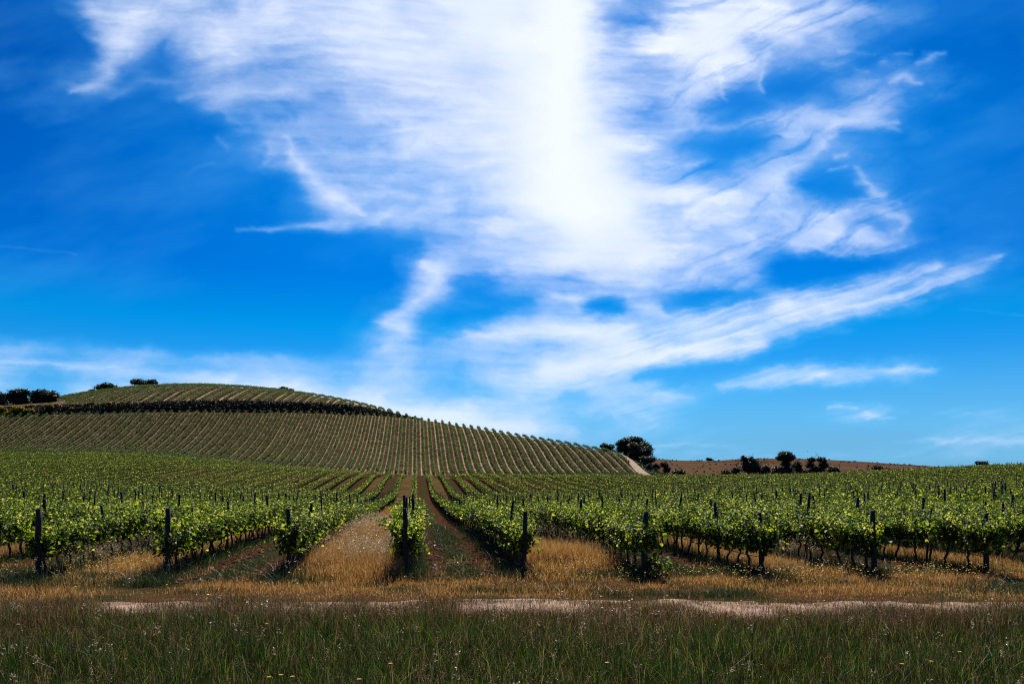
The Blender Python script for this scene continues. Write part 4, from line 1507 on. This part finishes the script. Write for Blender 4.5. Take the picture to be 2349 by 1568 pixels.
CC, YY = np.meshgrid(cs, yv, indexing='ij')
wx = (fbm(CC / 150, YY / 70, 201, 4) - .5)
wy = (fbm(CC / 150, YY / 70, 231, 4) - .5)
wq = fbm(CC / 46, YY / 26, 221, 4, .6) - .5
wz = fbm(CC / 40, YY / 22, 226, 4, .6) - .5
CW, YW = CC + wx * 70 + wq * 46, YY + wy * 36 + wz * 24
gu = np.clip(CW / 100., 0, GR.shape[1] - 1.001)
gv = np.clip(YW / 50., 0, GR.shape[0] - 1.001)


def bicubic(G, v, u):
    def w(t):
        return [(-.5 * t + t * t - .5 * t ** 3), (1 - 2.5 * t * t + 1.5 * t ** 3), (.5 * t + 2 * t * t - 1.5 * t ** 3), (-.5 * t * t + .5 * t ** 3)]
    i, j = v.astype(int), u.astype(int)
    wi, wj = w(v - i), w(u - j)
    r = 0
    for a in range(4):
        for b in range(4):
            r = r + wi[a] * wj[b] * G[np.clip(i + a - 1, 0, G.shape[0] - 1), np.clip(j + b - 1, 0, G.shape[1] - 1)]
    return r


base = np.clip(bicubic(GR, gv, gu), 0, 1)


def stroke(pts, CQ, YQ):
    acc = np.zeros_like(CQ)
    for (c0, y0, w0), (c1, y1, w1) in zip(pts[:-1], pts[1:]):
        dx, dy = c1 - c0, y1 - y0
        tt_ = np.clip(((CQ - c0) * dx + (YQ - y0) * dy) / (dx * dx + dy * dy), 0, 1)
        d_ = np.hypot((CQ - c0 - tt_ * dx) * .8, YQ - y0 - tt_ * dy)
        ww = w0 + (w1 - w0) * tt_
        acc = np.maximum(acc, np.exp(-(d_ / (ww * 1.15 + 1)) ** 1.7) * np.minimum(1, .55 + ww / 40))
    return acc


C2, Y2_ = CC + wx * 26 + wq * 26, YY + wy * 16 + wz * 15
C3, Y3_ = CC + wx * 40 + wq * 40, YY + wy * 20 + wz * 22
keep_ = np.ones_like(base)
for pts, s in HOLES:
    keep_ = np.minimum(keep_, 1 - s * stroke(pts, C3, Y3_))
base = base * keep_
soft = np.zeros_like(base)
for pts, s in STROKES:
    soft = 1 - (1 - soft) * (1 - .85 * s * stroke(pts, C2, Y2_))
# fibres drawn out by the wind
wl = fbm(CC / 420, YY / 240, 261, 2) - .5
wm = fbm(CC / 170, YY / 110, 271, 3) - .5
tilt = -.03
YT = YY + tilt * (CC - 1200) + wl * 70 + wm * 12
f1 = fbm((CC + wl * 120 + wm * 40) / 150, (YT + wz * 8) / 13, 251, 5, .55)
fa = fbm((CC + wm * 80) / 80, (YT + wz * 10) / 18, 281, 5, .58)
XR, YR = CC * .89 - YY * .45, YY * .89 + CC * .45
fb = fbm((XR + wq * 30 + wm * 90) / 190, (YR + wz * 14 + wm * 60) / 20, 291, 5, .6)
fb = .8 * fb + .2 * (1 - np.abs(2 * fb - 1) * 1.5)
XT, YT2 = CC * .96 - YY * .27, YY * .96 + CC * .27
ft = fbm((XT + wm * 60) / 210, (YT2 + wz * 9 + wm * 24) / 13, 296, 5, .6)
wb = sstep(1420, 1620, CC) * (1 - .5 * sstep(560, 700, YY))
wt_ = sstep(560, 640, YY + .30 * (CC - 1900)) * sstep(1150, 1400, CC)
f2 = fa * (1 - wb) + fb * wb
f2 = f2 * (1 - wt_) + ft * wt_
f3 = fbm((CC + wm * 110 + wq * 40) / 110, (YY + wl * 90 + wz * 26) / 60, 301, 6, .58)
wr = sstep(1350, 1600, CC) * (1 - .6 * sstep(560, 760, YY))
k1, k3 = .34 - .22 * np.maximum(wr, wt_), .44 - .14 * wr - .14 * wt_
fib = k1 * f1 + (1 - k1 - k3) * f2 + k3 * f3
fib = np.clip((fib - .5) * (1.5 + 1.6 * wr) + .5, 0, 1.1)
d0 = 1 - (1 - base * .96) * (1 - soft)
thin = 1 - sstep(.66, .96, d0)
edge = 4 * d0 * (1 - d0)
dens = d0 * (1 - .46 * thin + .80 * thin * fib * .95) + (f3 - .5) * .22 * edge * thin
veil = .12 * np.clip(fbm(CC / 330, (YY + CC * .25) / 120, 331, 5, .55) * 2.6 - 1.05, 0, 1) * sstep(-20, 120, YY + 200) * (1 - sstep(640, 760, YY))
dens = np.clip((dens - .03) * 1.03, 0, 1)
dens = np.where(d0 < .025, 0, dens)
dens = 1 - (1 - dens) * (1 - veil)
dens *= sstep(-255, -60, YY) * sstep(-325, -120, CC) * (1 - sstep(2480, 2670, CC)) * (1 - sstep(1045, 1072, YY))
ALT = 2600.0
DD = ALT * FPX / (HY - YY)
LL = (CC - CX) * DD / FPX
PX, PY = to_xy(LL, DD)
V = np.stack([PX, PY, np.full_like(PX, EYE + ALT)], -1)
a, b = CC.shape
ii = np.arange(a - 1)[:, None] * b + np.arange(b - 1)[None]
F = np.stack([ii, ii + 1, ii + b + 1, ii + b], -1).reshape(-1, 4)
dv = dens.ravel()
F = F[dv[F].max(1) > .008]
used = np.unique(F)
remap = np.zeros(a * b, np.int64)
remap[used] = np.arange(len(used))
m_c, nt = mat_new('cirrus')
g = NT(nt)
out = g.n('ShaderNodeOutputMaterial')
at_ = g.n('ShaderNodeAttribute', attribute_name='ice')
tl_ = g.n('ShaderNodeBsdfTranslucent')
# thin cloud coloured bluer than the dense core, mimicking a clipped red channel
g.put(tl_.inputs['Color'], g.ramp(at_.outputs['Fac'], [(0, (.04, .37, .69)), (.15, (.11, .43, .70)), (.4, (.36, .53, .70)), (.75, (.52, .60, .69)), (1, (.62, .665, .74))]))
tp = g.n('ShaderNodeBsdfTransparent')
mx = g.n('ShaderNodeMixShader')
nt.links.new(at_.outputs['Fac'], mx.inputs[0])
nt.links.new(tp.outputs[0], mx.inputs[1])
nt.links.new(tl_.outputs[0], mx.inputs[2])
nt.links.new(mx.outputs[0], out.inputs['Surface'])
me = make_mesh('clouds', V.reshape(-1, 3)[used], remap[F], None, m_c, True)
a_ = me.attributes.new('ice', 'FLOAT', 'POINT')
a_.data.foreach_set('value', dv[used].astype(np.float32))
tag(link('clouds', me), 'thin white cirrus clouds fanning out across the blue sky', 'clouds', None, 'stuff')
